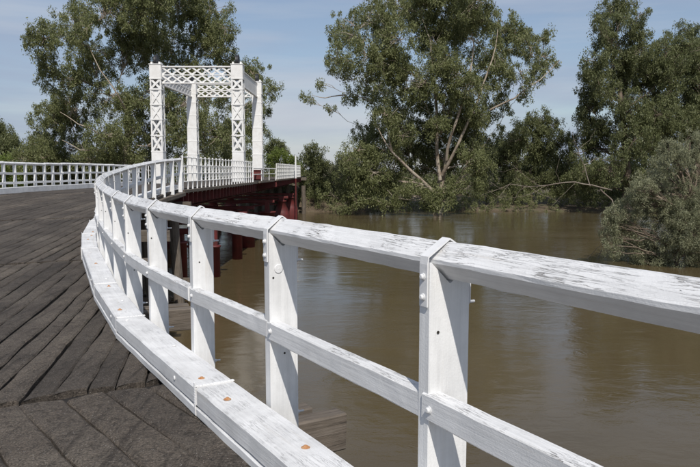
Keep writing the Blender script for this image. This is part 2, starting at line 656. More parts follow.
# ------------------------------------------------------------------ road deck with its planks
ys = list(np.arange(-20, 26.01, 1.0)) + [30, 36, 42, 46, 55, 62, 70, 80, 88]
V, F = [], []
for y in ys:
    r, l = right_pt(y, -0.004), left_pt(y, -0.004)
    top = -0.045 if y < 26.2 else -0.001
    V += [(l.x, l.y, l.z + top), (r.x, r.y, r.z + top), (r.x, r.y, r.z - 0.12), (l.x, l.y, l.z - 0.12)]
for i in range(len(ys) - 1):
    a, b_ = i * 4, i * 4 + 4
    F += [(a, a + 1, b_ + 1, b_), (a + 1, a + 2, b_ + 2, b_ + 1), (a + 2, a + 3, b_ + 3, b_ + 2), (a + 3, a, b_, b_ + 3)]
F += [(3, 2, 1, 0), (len(V) - 4, len(V) - 3, len(V) - 2, len(V) - 1)]
road = put('road', mesh('road', V, F, M_TAR), Matrix())
tag(road, 'dark tarred timber road deck curving onto the bridge', 'road', kind='structure')

# bitumen sheet over the steel spans
V, F = [], []
ys2 = list(np.arange(25.8, 88.1, 1.5))
for y in ys2:
    l, r = left_pt(y, -0.02), right_pt(y, -0.02)
    for k in range(9):
        p = l.lerp(r, k / 8)
        V.append((p.x, p.y, p.z + 0.004 + RNG.uniform(0, 0.006)))
for j in range(len(ys2) - 1):
    for k in range(8):
        a = j * 9 + k
        F.append((a, a + 1, a + 10, a + 9))
put('bitumen_sheet', quads('bitumen_sheet', V, F, M_BIT, True), Matrix(), road)


def inside_deck(x, y):
    # the deck between both edges, tested along the local normal
    best = None
    yy = y
    for _ in range(6):
        o = outward(yy)
        p = Vector((xr(yy), yy, 0))
        t = tangent(yy)
        yy = max(-19.0, min(80.0, yy + (Vector((x, y, 0)) - p).dot(t) * t.y))
    o = outward(yy)
    q = (Vector((x, y, 0)) - Vector((xr(yy), yy, 0))).dot(o)
    return -WIDTH + 0.02 < q < -0.015, yy, q


def joint_y(k):
    return [-14.0, -5.0, 4.72, 10.6, 17.2, 25.85][k]


def station(x, y):
    _, yy, q = inside_deck(x, y)
    return dz(yy) + fall(yy) * q / WIDTH


def plank_section(k, ang, width):
    """planks of one length of decking, between two cross joints"""
    u = Vector((-math.sin(math.radians(ang)), math.cos(math.radians(ang)), 0))
    n = Vector((u.y, -u.x, 0))
    ya, yb = joint_y(k), joint_y(k + 1)
    c = right_pt((ya + yb) / 2, -WIDTH / 2)
    c.z = 0
    half = WIDTH / 2 + (yb - ya) * 0.5
    step = 0.09
    S = np.arange(-(yb - ya) * 0.75 - 4, (yb - ya) * 0.75 + 4, step)
    q = -half
    rg = random.Random(100 + k)
    while q < half:
        w = width * rg.uniform(0.82, 1.2)
        def span(off):
            ok = []
            for s in S:
                p = c + n * off + u * s
                ins, yy, _ = inside_deck(p.x, p.y)
                if ins and ya + 0.022 < yy < yb - 0.022:
                    ok.append(s)
            return (ok[0], ok[-1]) if len(ok) > 1 else None
        w_full = w
        q0 = q
        edges = [span(q), span(q + w)]
        if edges[0] and not edges[1]:
            for fr in (0.8, 0.6, 0.4):
                if span(q + w_full * fr):
                    w = w_full * fr; edges[1] = span(q + w); break
        elif edges[1] and not edges[0]:
            for fr in (0.2, 0.4, 0.6):
                if span(q + w_full * fr):
                    q = q0 + w_full * fr; w = w_full * (1 - fr); edges[0] = span(q); break
        if edges[0] and edges[1]:
            n_seg = max(2, int((edges[0][1] - edges[0][0]) / 0.16))
            Vp = []
            tilt = rg.uniform(-0.004, 0.004)
            lift = rg.uniform(-0.003, 0.003)
            cap = 0.011 if k < 2 else 0.021
            gl, gr_ = rg.uniform(0, .008), rg.uniform(0, .008)
            for i in range(n_seg + 1):
                row = []
                gl = min(cap, max(-0.004, gl * 0.92 + rg.uniform(-0.010, 0.0105)))
                gr_ = min(cap, max(-0.004, gr_ * 0.92 + rg.uniform(-0.010, 0.0105)))
                for e, off in ((0, q + gl), (1, q + w - gr_)):
                    s = edges[e][0] + (edges[e][1] - edges[e][0]) * i / n_seg
                    p = c + n * off + u * s
                    zz = station(p.x, p.y)
                    row.append(Vector((p.x, p.y, zz + lift + (tilt if e else -tilt) + rg.uniform(-0.002, 0.002))))
                m1 = row[0].lerp(row[1], 0.5); m1.z += 0.004
                dn = Vector((0, 0, -0.055))
                Vp += [row[0] + dn, row[0] - Vector((0, 0, .012)), row[0] + n * 0.016, m1, row[1] - n * 0.016, row[1] - Vector((0, 0, .012)), row[1] + dn]
            Fp = []
            for i in range(n_seg):
                for j in range(6):
                    a = i * 7 + j
                    Fp.append((a, a + 1, a + 8, a + 7))
            Fp.append(tuple(range(6, -1, -1)))
            Fp.append(tuple(n_seg * 7 + j for j in range(7)))
            me = mesh('plank', Vp, Fp, M_BIT)
            put('plank', me, Matrix(), road)
        q = q0 + w_full


plank_section(1, 39, 0.23)
plank_section(2, 11, 0.19)
plank_section(3, 9, 0.21)
plank_section(4, 2, 0.26)
plank_section(0, 30, 0.30)

# ------------------------------------------------------------------ right-hand timber railing
Z_EDGE, Z_RIDGE = 1.125, 1.20
PD, PW = 0.185, 0.068         # depth (across) and width (along) of a post
rail_r = thing('timber_railing', right_pt(2.46), 'near white timber railing with iron straps sweeping along the right edge of the road', 'railing')
DIAG = 0.150


YC = 0.0825                   # centre line of the rail, outward of the road face


def post_mesh(seed, pd, zb=-0.24):
    """post with a vee notch for the top rail; local x along the rail, y outward, z up, origin at deck level"""
    rg = random.Random(seed)
    w = PW + rg.uniform(-.004, .004)
    c = 0.004
    f, k_ = YC - pd / 2, YC + pd / 2
    lip = Z_EDGE - 0.012 + (pd - DIAG) / 2 * 0.6
    prof = [(f, zb), (k_, zb), (k_, lip), (YC + 0.004, Z_EDGE - DIAG / 2 - 0.008), (YC - 0.004, Z_EDGE - DIAG / 2 - 0.008), (f, lip)]
    V, F = [], []
    n = len(prof)
    for inset, xx in ((c, -w / 2), (0, -w / 2 + c), (0, w / 2 - c), (c, w / 2)):
        for (y, z) in prof:
            V.append((xx, y + (inset if abs(y - f) < 0.01 else (-inset if abs(y - k_) < 0.01 else 0)), z))
    for r_ in range(3):
        for k in range(n):
            a, b2 = r_ * n + k, r_ * n + (k + 1) % n
            F.append((a, b2, b2 + n, a + n))
    F.append(tuple(reversed(range(n))))
    F.append(tuple(3 * n + k for k in range(n)))
    me = mesh('post', V, F, M_POST)
    bm = bmesh.new(); bm.from_mesh(me)
    bmesh.ops.recalc_face_normals(bm, faces=bm.faces)
    bm.to_mesh(me); bm.free()
    return me


def ribbon(path, w, t, mat, name):
    """flat iron bent along path in (y, z), width along x"""
    V, F = [], []
    n = len(path)
    for i, (y, z) in enumerate(path):
        a = path[max(0, i - 1)]; b2 = path[min(n - 1, i + 1)]
        dy, dzz = b2[0] - a[0], b2[1] - a[1]
        l = math.hypot(dy, dzz)
        ny, nz = -dzz / l, dy / l
        for sx in (-1, 1):
            for k in (0, 1):
                V.append((sx * w / 2, y + ny * t * k, z + nz * t * k))
    for i in range(n - 1):
        a, b2 = i * 4, i * 4 + 4
        F += [(a, a + 2, b2 + 2, b2), (a + 1, b2 + 1, b2 + 3, a + 3), (a, b2, b2 + 1, a + 1), (a + 2, a + 3, b2 + 3, b2 + 2)]
    F += [(0, 1, 3, 2), ((n - 1) * 4, (n - 1) * 4 + 2, (n - 1) * 4 + 3, (n - 1) * 4 + 1)]
    me = mesh(name, V, F, mat)
    bm = bmesh.new(); bm.from_mesh(me)
    bmesh.ops.recalc_face_normals(bm, faces=bm.faces)
    bm.to_mesh(me); bm.free()
    return me


def bolt_head(r, h):
    key = ('bolt', r, h)
    if key not in _cache:
        _cache[key] = lathe('bolt', [(r * 1.25, 0), (r * 1.25, h * 0.25), (r * 0.95, h * 0.3), (r * 0.9, h * 0.85), (r * 0.6, h)], M_STRAP, 8)
    return _cache[key]


a_ = DIAG / 2
yc = YC
e_ = 0.0035


def strap_mesh(pd):
    f, k_ = YC - pd / 2, YC + pd / 2
    z2 = Z_EDGE + (pd - DIAG) / 2 * 0.6
    path = [(f - e_, Z_EDGE - 0.165), (f - e_, z2 - 0.02), (min(f - e_ * 0.4, yc - a_ - e_ * 0.4), z2 + 0.004), (yc - 0.012, Z_EDGE + a_ - 0.010 + e_), (yc, Z_EDGE + a_ - 0.002 + e_), (yc + 0.012, Z_EDGE + a_ - 0.010 + e_),
            (max(k_ + e_ * 0.4, yc + a_ + e_ * 0.4), z2 + 0.004), (k_ + e_, z2 - 0.02), (k_ + e_, Z_EDGE - 0.165)]
    return ribbon(path, 0.046, 0.006, M_STRAP, 'strap')


STRAPS = {}
ME_STUB = lathe('bolt_end', [(0.017, 0), (0.017, 0.004), (0.011, 0.0045), (0.011, 0.02), (0.006, 0.02), (0.006, 0.05)], M_STRAP, 8)
ME_HOLE = lathe('bolt_hole', [(0.006, -0.001), (0.006, 0.0008)], M_HOLE, 8)
ME_PLUG = lathe('round_plug', [(0.026, 0), (0.026, 0.002), (0.022, 0.004), (0.005, 0.0042), (0.004, 0.0055)], M_STRAP, 18)


def post_frame(p, t, o):
    m = Matrix((Vector((t.x, t.y, 0)), Vector((o.x, o.y, 0)), Vector((0, 0, 1)))).transposed().to_4x4()
    # local x along the rail towards the camera keeps the frame right-handed
    m = Matrix((-t, o, Vector((0, 0, 1)))).transposed().to_4x4()
    m.translation = p
    return m


R_FRONT = Matrix.Rotation(math.radians(90), 4, 'X')       # z -> -y (road face)
R_BACK = Matrix.Rotation(math.radians(-90), 4, 'X')       # z -> +y
R_END = Matrix.Rotation(math.radians(90), 4, 'Y')         # z -> +x (end towards the camera)

post_tops = []
y_st = [p[1] for p in STN if -5 < p[1]]
rgp = random.Random(5)
for i, y in enumerate(y_st):
    p = right_pt(y)
    t = tangent(y, 1.25); o = Vector((t.y, -t.x, 0))
    m = post_frame(p, t, o) @ Matrix.Rotation(rgp.uniform(-.006, .006), 4, 'Y')
    pd = 0.187 if abs(y - 2.46) < .01 else (0.170 if abs(y - 3.67) < .01 else 0.152)
    if pd not in STRAPS: STRAPS[pd] = strap_mesh(pd)
    f_, b_ = YC - pd / 2, YC + pd / 2
    po = put('post', post_mesh(i, pd, -0.24 if y < 15 else -0.11), m, rail_r)
    near = y < 14
    st = put('strap', STRAPS[pd], m @ Matrix.Translation((0.004, 0, 0)), po)
    for k, zz in enumerate((Z_EDGE - 0.055, Z_EDGE - 0.130)):
        put('bolt', bolt_head(0.011, 0.013), m @ Matrix.Translation((0.004, f_ - e_ - 0.006, zz)) @ R_FRONT, po)
    put('bolt_end', ME_STUB, m @ Matrix.Translation((0.0, b_, Z_EDGE - 0.170)) @ R_BACK, po)
    put('bolt_end', ME_STUB, m @ Matrix.Translation((0.0, b_, 0.085)) @ R_BACK, po)
    if near:
        for zz, yy in ((Z_EDGE - 0.29, 0.03), (Z_EDGE - 0.65, 0.085)):
            put('bolt_hole', ME_HOLE, m @ Matrix.Translation((PW / 2 + 0.0016, yy + rgp.uniform(-.01, .03), zz + rgp.uniform(-.05, .05))) @ R_END, po)
    if abs(y - 3.67) < 0.01:
        put('round_plug', ME_PLUG, m @ Matrix.Translation((PW / 2 + 0.001, 0.052, Z_EDGE - 0.205)) @ R_END, po)

# rails: one length per bay
SEC_TOP = diamond(DIAG, 0.010)
SEC_MID = chamfer_rect(0.072, 0.100, 0.007)
Z_MID = 0.585
for i in range(len(y_st) - 1):
    y0, y1 = y_st[i], y_st[i + 1]
    p0, p1 = right_pt(y0, yc, Z_EDGE), right_pt(y1, yc, Z_EDGE)
    d = (p1 - p0).normalized()
    ns = 14 if y0 < 9 else 4
    beam('top_rail', p0 + d * 0.0015, p1 - d * 0.0015, SEC_TOP, M_RAIL, rail_r, nseg=ns, jit=0.0016, seed=i)
    dy = rgp.uniform(-0.006, 0.006)
    q0, q1 = right_pt(y0, 0.022 + dy, Z_MID + rgp.uniform(-.006, .006)), right_pt(y1, 0.022 + dy, Z_MID + rgp.uniform(-.006, .006))
    d = (q1 - q0).normalized()
    mr = beam('mid_rail', q0 + d * 0.003, q1 - d * 0.003, SEC_MID, M_RAIL, rail_r, nseg=ns, jit=0.0016, seed=50 + i, ends=0.002)
    fm = frame(q0, q1)
    # bolt through the rail at the post
    put('bolt', bolt_head(0.012, 0.014), Matrix.Translation(right_pt(y1, 0.022 + dy - 0.036, Z_MID) - d * 0.05) @ post_frame(Vector(), tangent(y1), outward(y1)) @ R_FRONT, mr)

# ------------------------------------------------------------------ timber kerb
kerb_joints = [-3.0, -0.9, 1.15, 2.2, 4.05, 5.92, 7.65, 10.6, 12.6, 14.8, 17.0, 19.2, 21.4, 23.6, 26.0]
kerb = thing('timber_kerb', right_pt(4.05, -0.09), 'low white timber kerb along the foot of the right-hand railing', 'kerb')
KW = 0.245
ME_KBOLT = lathe('rusty_bolt', [(0.022, 0), (0.021, 0.0025), (0.010, 0.003), (0.010, 0.010), (0.006, 0.012)], M_RUST, 10)
ME_KBOLTW = lathe('white_bolt', [(0.016, 0), (0.015, 0.006), (0.008, 0.008)], M_STRAP, 8)


def strip_mesh():
    V, F = [], []
    n = 11
    w = KW / n
    for k in range(n):
        c = -KW / 2 + (k + 0.5) * w
        b0 = len(V)
        for zz, s in ((0, 0.48), (0.004, 0.46), (0.007, 0.28)):
            for (sx, sy) in ((-1, -1), (1, -1), (1, 1), (-1, 1)):
                V.append((sx * 0.011 * (s / 0.48), c + sy * w * s, zz))
        for lv in range(2):
            for q in range(4):
                a, b2 = b0 + lv * 4 + q, b0 + lv * 4 + (q + 1) % 4
                F.append((a, b2, b2 + 4, a + 4))
        F.append((b0 + 8, b0 + 9, b0 + 10, b0 + 11))
        F.append((b0 + 3, b0 + 2, b0 + 1, b0))
    return mesh('nail_strip', V, F, M_STRAP)


ME_STRIP = strip_mesh()
for i in range(len(kerb_joints) - 1):
    y0, y1 = kerb_joints[i], kerb_joints[i + 1]
    sh = rgp.uniform(-0.006, 0.006)
    lf = rgp.uniform(-0.004, 0.004)
    p0, p1 = right_pt(y0, -KW / 2 - 0.004 + sh, 0.115 + lf), right_pt(y1, -KW / 2 - 0.004 + sh, 0.115 + lf)
    d = (p1 - p0).normalized()
    L = (p1 - p0).length
    kb = beam('kerb_beam', p0 + d * 0.003, p1 - d * 0.003, chamfer_rect(KW, 0.118, 0.012), M_KERB, kerb, nseg=max(4, int(L / 0.15)), jit=0.0018, seed=70 + i, ends=0.002)
    lo = beam('bottom_board', p0 + d * 0.006 - Vector((0, 0, 0.0885)), p1 - d * 0.006 - Vector((0, 0, 0.0885)), chamfer_rect(KW + 0.012, 0.052, 0.006), M_KERB, kerb, nseg=max(4, int(L / 0.2)), jit=0.0018, seed=90 + i)
    fm = frame(p0, p1)
    put('nail_strip', ME_STRIP, fm @ Matrix.Translation((0.020, 0, 0.059)), kb)
    put('nail_strip', ME_STRIP, fm @ Matrix.Translation((0.020, KW / 2, 0.0)) @ Matrix.Rotation(math.radians(-90), 4, 'X') @ Matrix.Diagonal((1, 0.7, 1, 1)), kb)
    for fr_, kind in ((rgp.uniform(.06, .2), rgp.random() < 0.85), (rgp.uniform(.4, .6), rgp.random() < 0.45), (rgp.uniform(.78, .95), rgp.random() < 0.8)):
        put('rusty_bolt' if kind else 'white_bolt', ME_KBOLT if kind else ME_KBOLTW,
            fm @ Matrix.Translation((L * fr_ + rgp.uniform(-.04, .04), rgp.uniform(-.06, .06), 0.0592)) @ Matrix.Rotation(rgp.uniform(0, 3), 4, 'Z'), kb)
    put('white_bolt', ME_KBOLTW, fm @ Matrix.Translation((L * 0.2, KW / 2 + 0.0005, 0.0)) @ Matrix.Rotation(math.radians(-90), 4, 'X'), kb)

# ------------------------------------------------------------------ left-hand timber railing
rail_l = thing('timber_railing', left_pt(30), 'white timber railing with three rails along the far left edge of the road', 'railing')
yl = list(np.arange(20.0, 44.9, 0.87))
SEC_P = chamfer_rect(0.085, 0.12, 0.006)
ME_LPOST = prism('post', SEC_P, 1.50, M_POST)
for y in yl:
    p = left_pt(y, 0.09, -0.30)
    t = tangent(y)
    m = Matrix((Vector((0, 0, 1)), t, -Vector((t.y, -t.x, 0)))).transposed().to_4x4()
    m = Matrix((Vector((0, 0, 1)), t, Vector((0, 0, 1)).cross(t))).transposed().to_4x4()
    m.translation = p
    put('post', ME_LPOST, m @ Matrix.Rotation(rgp.uniform(-.01, .01), 4, 'Y'), rail_l)
for i in range(0, len(yl) - 1, 2):
    y0, y1 = yl[i], yl[min(i + 2, len(yl) - 1)]
    w = 0.015 * math.sin(y0 * 0.6)
    for nm, zz, sec, off in (('top_rail', 1.215 + w, diamond(0.14, 0.01), 0.09), ('mid_rail', 0.80 + w, chamfer_rect(0.06, 0.09, 0.006), 0.010), ('mid_rail', 0.42, chamfer_rect(0.06, 0.09, 0.006), 0.010)):
        q0, q1 = left_pt(y0, off, zz), left_pt(y1, off, zz + rgp.uniform(-.012, .012))
        beam(nm, q0, q1, sec, M_RAIL, rail_l, nseg=4, jit=0.003, seed=int(y0 * 10))
kerb_l = thing('timber_kerb', left_pt(30, -0.12), 'white timber kerb along the foot of the far left railing', 'kerb')
for i in range(0, len(yl) - 3, 3):
    p0, p1 = left_pt(yl[i], -0.11, 0.13), left_pt(yl[i + 3], -0.11, 0.13)
    beam('kerb_beam', p0, p1 - (p1 - p0).normalized() * 0.01, chamfer_rect(0.2, 0.24, 0.012), M_KERB, kerb_l, nseg=6, jit=0.003, seed=i)

# ------------------------------------------------------------------ steel railings
def steel_railing(side, y0, y1, label, step=0.78):
    pt = right_pt if side > 0 else left_pt
    th = thing('steel_railing', pt((y0 + y1) / 2, 0.05), label, 'railing')
    ME = _cache.setdefault(('picket', side), prism('post', chamfer_rect(0.055, 0.055, 0.006), 1.50, M_WSTEEL))
    yy = y0
    while yy <= y1 + 0.01:
        p = pt(yy, 0.05, -0.20)
        m = frame(p, p + Vector((0, 0, 1)), (0, -1, 0))
        put('post', ME, m, th)
        yy += step
    n = max(1, int((y1 - y0) / 4.2))
    for k in range(n):
        a, b2 = y0 + (y1 - y0) * k / n, y0 + (y1 - y0) * (k + 1) / n
        for zz in (1.23, 0.92, 0.60, 0.28):
            rod('pipe_rail', pt(a, 0.05, zz), pt(b2, 0.05, zz), 0.019, M_WSTEEL, th, 8)
    return th


steel_railing(1, 26.5, 43.7, 'white steel post-and-pipe railing between the timber railing and the lift tower, right edge')
steel_railing(1, 56.4, 79.5, 'white steel railing beyond the lift tower on the far span, right edge')
steel_railing(-1, 45.4, 79.5, 'white steel railing on the left edge behind the lift tower')

# ------------------------------------------------------------------ steel spans under the deck
def steel_span(y0, y1, label, brackets=True):
    yc_ = (y0 + y1) / 2
    th = thing('steel_span', right_pt(yc_, -WIDTH / 2, -1.0), label, 'bridge span')
    for off in (1.5, WIDTH / 2 - 0.6, WIDTH / 2 + 0.6, WIDTH - 1.5):
        p0, p1 = right_pt(y0, -off, -0.55), right_pt(y1, -off, -0.55)
        # plate girder: web and two flanges
        for nm, zz, w, h in (('girder_web', 0.0, 0.03, 0.74), ('top_flange', 0.40, 0.30, 0.04), ('bottom_flange', -0.40, 0.30, 0.04)):
            dvec = Vector((0, 0, zz))
            bar(nm, p0 + dvec, p1 + dvec, w, h, M_RED, th)
    yy = y0 + 0.2
    while yy < y1:
        p0, p1 = right_pt(yy, -0.78, -0.30), right_pt(yy, -WIDTH + 0.78, -0.30)
        bar('cross_girder', p0, p1, 0.12, 0.22, M_RED, th)
        yy += 2.34
    if brackets:
        yy = y0 + 0.15
        while yy < y1:
            for sd in (1, -1):
                p = right_pt(yy, 0.07, -0.157) if sd > 0 else left_pt(yy, 0.07, -0.157)
                dirx = -1 if sd > 0 else 1
                mw = Matrix.Translation(p)
                key = ('bracket', sd)
                if key not in _cache:
                    t = 0.05
                    pts = [(0, 0), (dirx * 1.45, 0), (dirx * 1.45, -0.66), (dirx * 1.30, -0.66), (dirx * 0.10, -0.46), (0, -0.46)]
                    n = 6
                    Vb = [(x, -t, z) for x, z in pts] + [(x, t, z) for x, z in pts]
                    Fb = [tuple(range(n)), tuple(reversed(range(n, 2 * n)))] + [(k, k + n, (k + 1) % n + n, (k + 1) % n) for k in range(n)]
                    me = mesh('bracket', Vb, Fb, M_RED)
                    bm = bmesh.new(); bm.from_mesh(me)
                    bmesh.ops.recalc_face_normals(bm, faces=bm.faces)
                    bm.to_mesh(me); bm.free()
                    _cache[key] = me
                put('bracket', _cache[key], mw, th)
            yy += 0.78
    # timber edge of the deck
    for fn in (right_pt, left_pt):
        n = max(1, int((y1 - y0) / 5))
        for k in range(n):
            a, b2 = y0 + (y1 - y0) * k / n, y0 + (y1 - y0) * (k + 1) / n
            beam('edge_timber', fn(a, 0.08, -0.09), fn(b2, 0.08, -0.09), chamfer_rect(0.15, 0.13, 0.01), M_TIMBER, th, nseg=4, jit=0.004, seed=int(a))
    return th


steel_span(26.3, 45.2, 'dark red steel approach span with a row of brackets under the railing')
steel_span(46.6, 54.4, 'dark red steel lift span between the tower legs', brackets=False)
steel_span(56.2, 80.0, 'dark red steel far span beyond the lift tower')

# ------------------------------------------------------------------ piers
def cylinder_pier(y, xoff, zcap, r, label, cone=False, brace=True, col=0.22):
    c = right_pt(y, -WIDTH / 2)
    th = thing('steel_pier', (c.x, y, WATER_Z - 2.2), label, 'bridge pier', 'red cylinder piers under the bridge')
    zb = WATER_Z - 2.2
    for s in (-1, 1):
        p = Vector((c.x + s * xoff, y, 0))
        if cone:
            prof = [(r, zb), (r, zcap - 1.2), (r * 0.92, zcap - 0.9), (r * 0.45, zcap), (r * 0.62, zcap + 0.02), (r * 0.62, zcap + 0.14)]
        else:
            prof = [(r, zb), (r, zcap - 0.10), (r * 1.14, zcap - 0.09), (r * 1.14, zcap), (r * 0.6, zcap + 0.02)]
        put('cylinder', lathe('cylinder', prof, M_RED, 28), Matrix.Translation(p), th)
        if zcap < -0.5:
            beam('column', p + Vector((0, 0, zcap)), p + Vector((0, 0, -0.97)), chamfer_rect(col * 1.6, col * 1.6, 0.02), M_RED, th)
    hz = -1.08
    bar('headstock', Vector((c.x - xoff - 0.6, y, hz)), Vector((c.x + xoff + 0.6, y, hz)), 0.34, 0.22, M_RED, th)
    if brace:
        a = Vector((c.x - xoff, y, -1.3)); b2 = Vector((c.x + xoff, y, zcap - 0.3))
        bar('brace', a + Vector((0, 0.06, 0)), b2 + Vector((0, 0.06, 0)), 0.05, 0.12, M_RED, th)
        a = Vector((c.x + xoff, y, -1.3)); b2 = Vector((c.x - xoff, y, zcap - 0.3))
        bar('brace', a - Vector((0, 0.06, 0)), b2 - Vector((0, 0.06, 0)), 0.05, 0.12, M_RED, th)
    return th


cylinder_pier(33.0, 3.38, -2.2, 0.27, 'red pier with slender cylinders under the approach span, nearest to the camera', col=0.2)
cylinder_pier(39.6, 3.30, -1.6, 0.30, 'red pier with slender cylinders under the approach span, second from the camera', col=0.2)
cylinder_pier(28.2, 3.0, -1.5, 0.26, 'red pier with slender cylinders beside the last timber trestle', col=0.18)
cylinder_pier(45.9, 2.75, -2.0, 0.62, 'red pier with fat cylinders under the near legs of the lift tower')
cylinder_pier(55.3, 2.95, -1.9, 0.62, 'red pier with flanged fat cylinders under the far legs of the lift tower')
cylinder_pier(63.5, 3.2, -1.5, 0.72, 'red pier with cone-topped cylinders under the far span, nearer of two', cone=True, col=0.3)
cylinder_pier(72.0, 3.2, -1.5, 0.72, 'red pier with cone-topped cylinders under the far span, farther of two', cone=True, col=0.3)

# standing pipe beside the far span
vp = thing('standpipe', right_pt(70.5, 0.30, -5.5), 'thin upright pipe, white above and red below, beside the far span', 'pipe')
pb = right_pt(70.5, 0.32)
rod('lower_pipe', Vector((pb.x, pb.y, WATER_Z - 1.0)), Vector((pb.x, pb.y, 0.6)), 0.07, M_RED, vp, 10)
rod('upper_pipe', Vector((pb.x, pb.y, 0.6)), Vector((pb.x, pb.y, 2.95)), 0.085, M_WSTEEL, vp, 10)
# far abutment
ab = thing('abutment', right_pt(81.0, -WIDTH / 2, -4.5), 'grey timber pile abutment at the far end of the bridge', 'abutment')
for k in range(9):
    p = right_pt(81.2, 0.25 - k * (WIDTH + 0.5) / 8, 0)
    put('pile', prism('pile', circle(0.26, 10), 6.0, M_TIMBER, 6, 0.02, k), frame((p.x, p.y, -6.4), (p.x, p.y, 0)), ab)
beam('capping', right_pt(81.2, 0.6, -0.3), right_pt(81.2, -WIDTH - 0.6, -0.3), chamfer_rect(0.4, 0.36, 0.02), M_TIMBER, ab, nseg=8, jit=0.01)

# ------------------------------------------------------------------ lift tower
LEG_W, LEG_D = 0.76, 0.80
ZT = 8.40
DZ = 0.70
XL, XRR = -12.9, -7.5
YF, YB = 46.2, 55.2
XLb, XRb = -12.62, -7.42
tower = thing('lift_tower', ((XL + XRR) / 2, (YF + YB) / 2, DZ), 'white lattice steel lift tower with four legs over the bridge', 'tower')
PANELS = [(DZ - 0.15, 2.70, 'plate'), (2.70, 3.76, 'x'), (3.76, 4.82, 'x'), (4.82, 5.80, 'px'), (5.80, 6.80, 'px'), (6.80, 7.50, 'x'), (7.50, ZT, 'plate')]


def xbars(parent, c, face, z0, z1, w, step=0.0):
    """one lattice cell on a face of a leg: two flat diagonals and a gusset"""
    ux, n = face
    h = w / 2 - 0.02
    for s in (-1, 1):
        a = c + ux * (-s * h) + n * (0.012 * s) + Vector((0, 0, z0))
        b2 = c + ux * (s * h) + n * (0.012 * s) + Vector((0, 0, z1))
        bar('lattice_bar', a, b2, 0.018, 0.14, M_WSTEEL, parent, up=n.cross(b2 - a))


def panel_plate(parent, c, face, z0, z1, w):
    ux, n = face
    a = c + Vector((0, 0, z0)); b2 = c + Vector((0, 0, z1))
    bar('face_plate', a, b2, w, 0.014, M_WSTEEL, parent, up=n)


def leg(cx, cy, front):
    base = Vector((cx, cy, 0))
    lg = put('leg', prism('leg', chamfer_rect(0.10, 0.10, 0.008), ZT - DZ + 0.15, M_WSTEEL), frame((cx - LEG_W / 2 + .05, cy - LEG_D / 2 + .05, DZ - 0.15), (cx - LEG_W / 2 + .05, cy - LEG_D / 2 + .05, ZT)), tower)
    for sx, sy in ((1, -1), (1, 1), (-1, 1)):
        x, y = cx + sx * (LEG_W / 2 - .05), cy + sy * (LEG_D / 2 - .05)
        bar('corner_angle', (x, y, DZ - 0.15), (x, y, ZT), 0.10, 0.10, M_WSTEEL, lg)
    X, Y = Vector((1, 0, 0)), Vector((0, 1, 0))
    faces = [(X, -Y, LEG_D / 2, LEG_W), (X, Y, LEG_D / 2, LEG_W), (Y, X, LEG_W / 2, LEG_D), (Y, -X, LEG_W / 2, LEG_D)]
    for fi, (ux, n, off, w) in enumerate(faces):
        for (z0, z1, kind) in PANELS:
            c = base + n * (off - 0.03)
            if kind == 'plate' or (not front and fi == 0) :
                panel_plate(lg, base + n * (off + 0.003), (ux, n), z0 + 0.004, z1 - 0.004, w - 0.02)
            if kind == 'px' and fi == 0 and front:
                panel_plate(lg, c - n * 0.05, (ux, n), z0, z1, w - 0.16)
            if kind != 'plate':
                xbars(lg, c, (ux, n), z0 + 0.05, z1 - 0.05, w - 0.1)
    for (z0, z1, kind) in PANELS[1:]:
        # batten ring, a little proud of the corner angles
        for fi, (ux, n, off, w) in enumerate(faces):
            c = base + n * (off + 0.014)
            ext = w / 2 + (0.022 if fi < 2 else -0.0)
            bar('batten', c - ux * ext + Vector((0, 0, z0)), c + ux * ext + Vector((0, 0, z0)), 0.016, 0.10, M_WSTEEL, lg)
    # cap and sheave
    cap = bar('cap', (cx - LEG_W / 2 - .04, cy, ZT + 0.03), (cx + LEG_W / 2 + .04, cy, ZT + 0.03), LEG_D + 0.08, 0.06, M_WSTEEL, lg)
    for s in (-1, 1):
        bar('bearing', (cx + s * 0.26, cy - 0.3, ZT + 0.13), (cx + s * 0.26, cy + 0.3, ZT + 0.13), 0.12, 0.14, M_WSTEEL, lg)
    sh = lathe('sheave', [(0.10, -0.10), (0.42, -0.10), (0.44, -0.08), (0.40, -0.03), (0.40, 0.03), (0.44, 0.08), (0.42, 0.10), (0.10, 0.10)], M_BLACK, 24)
    put('sheave', sh, Matrix.Translation((cx, cy, ZT + 0.27)) @ Matrix.Rotation(math.radians(90), 4, 'Y'), lg)
    return lg


for cx, cy, fr_ in ((XL, YF, True), (XRR, YF, True), (XLb, YB, False), (XRb, YB, False)):
    leg(cx, cy, fr_)


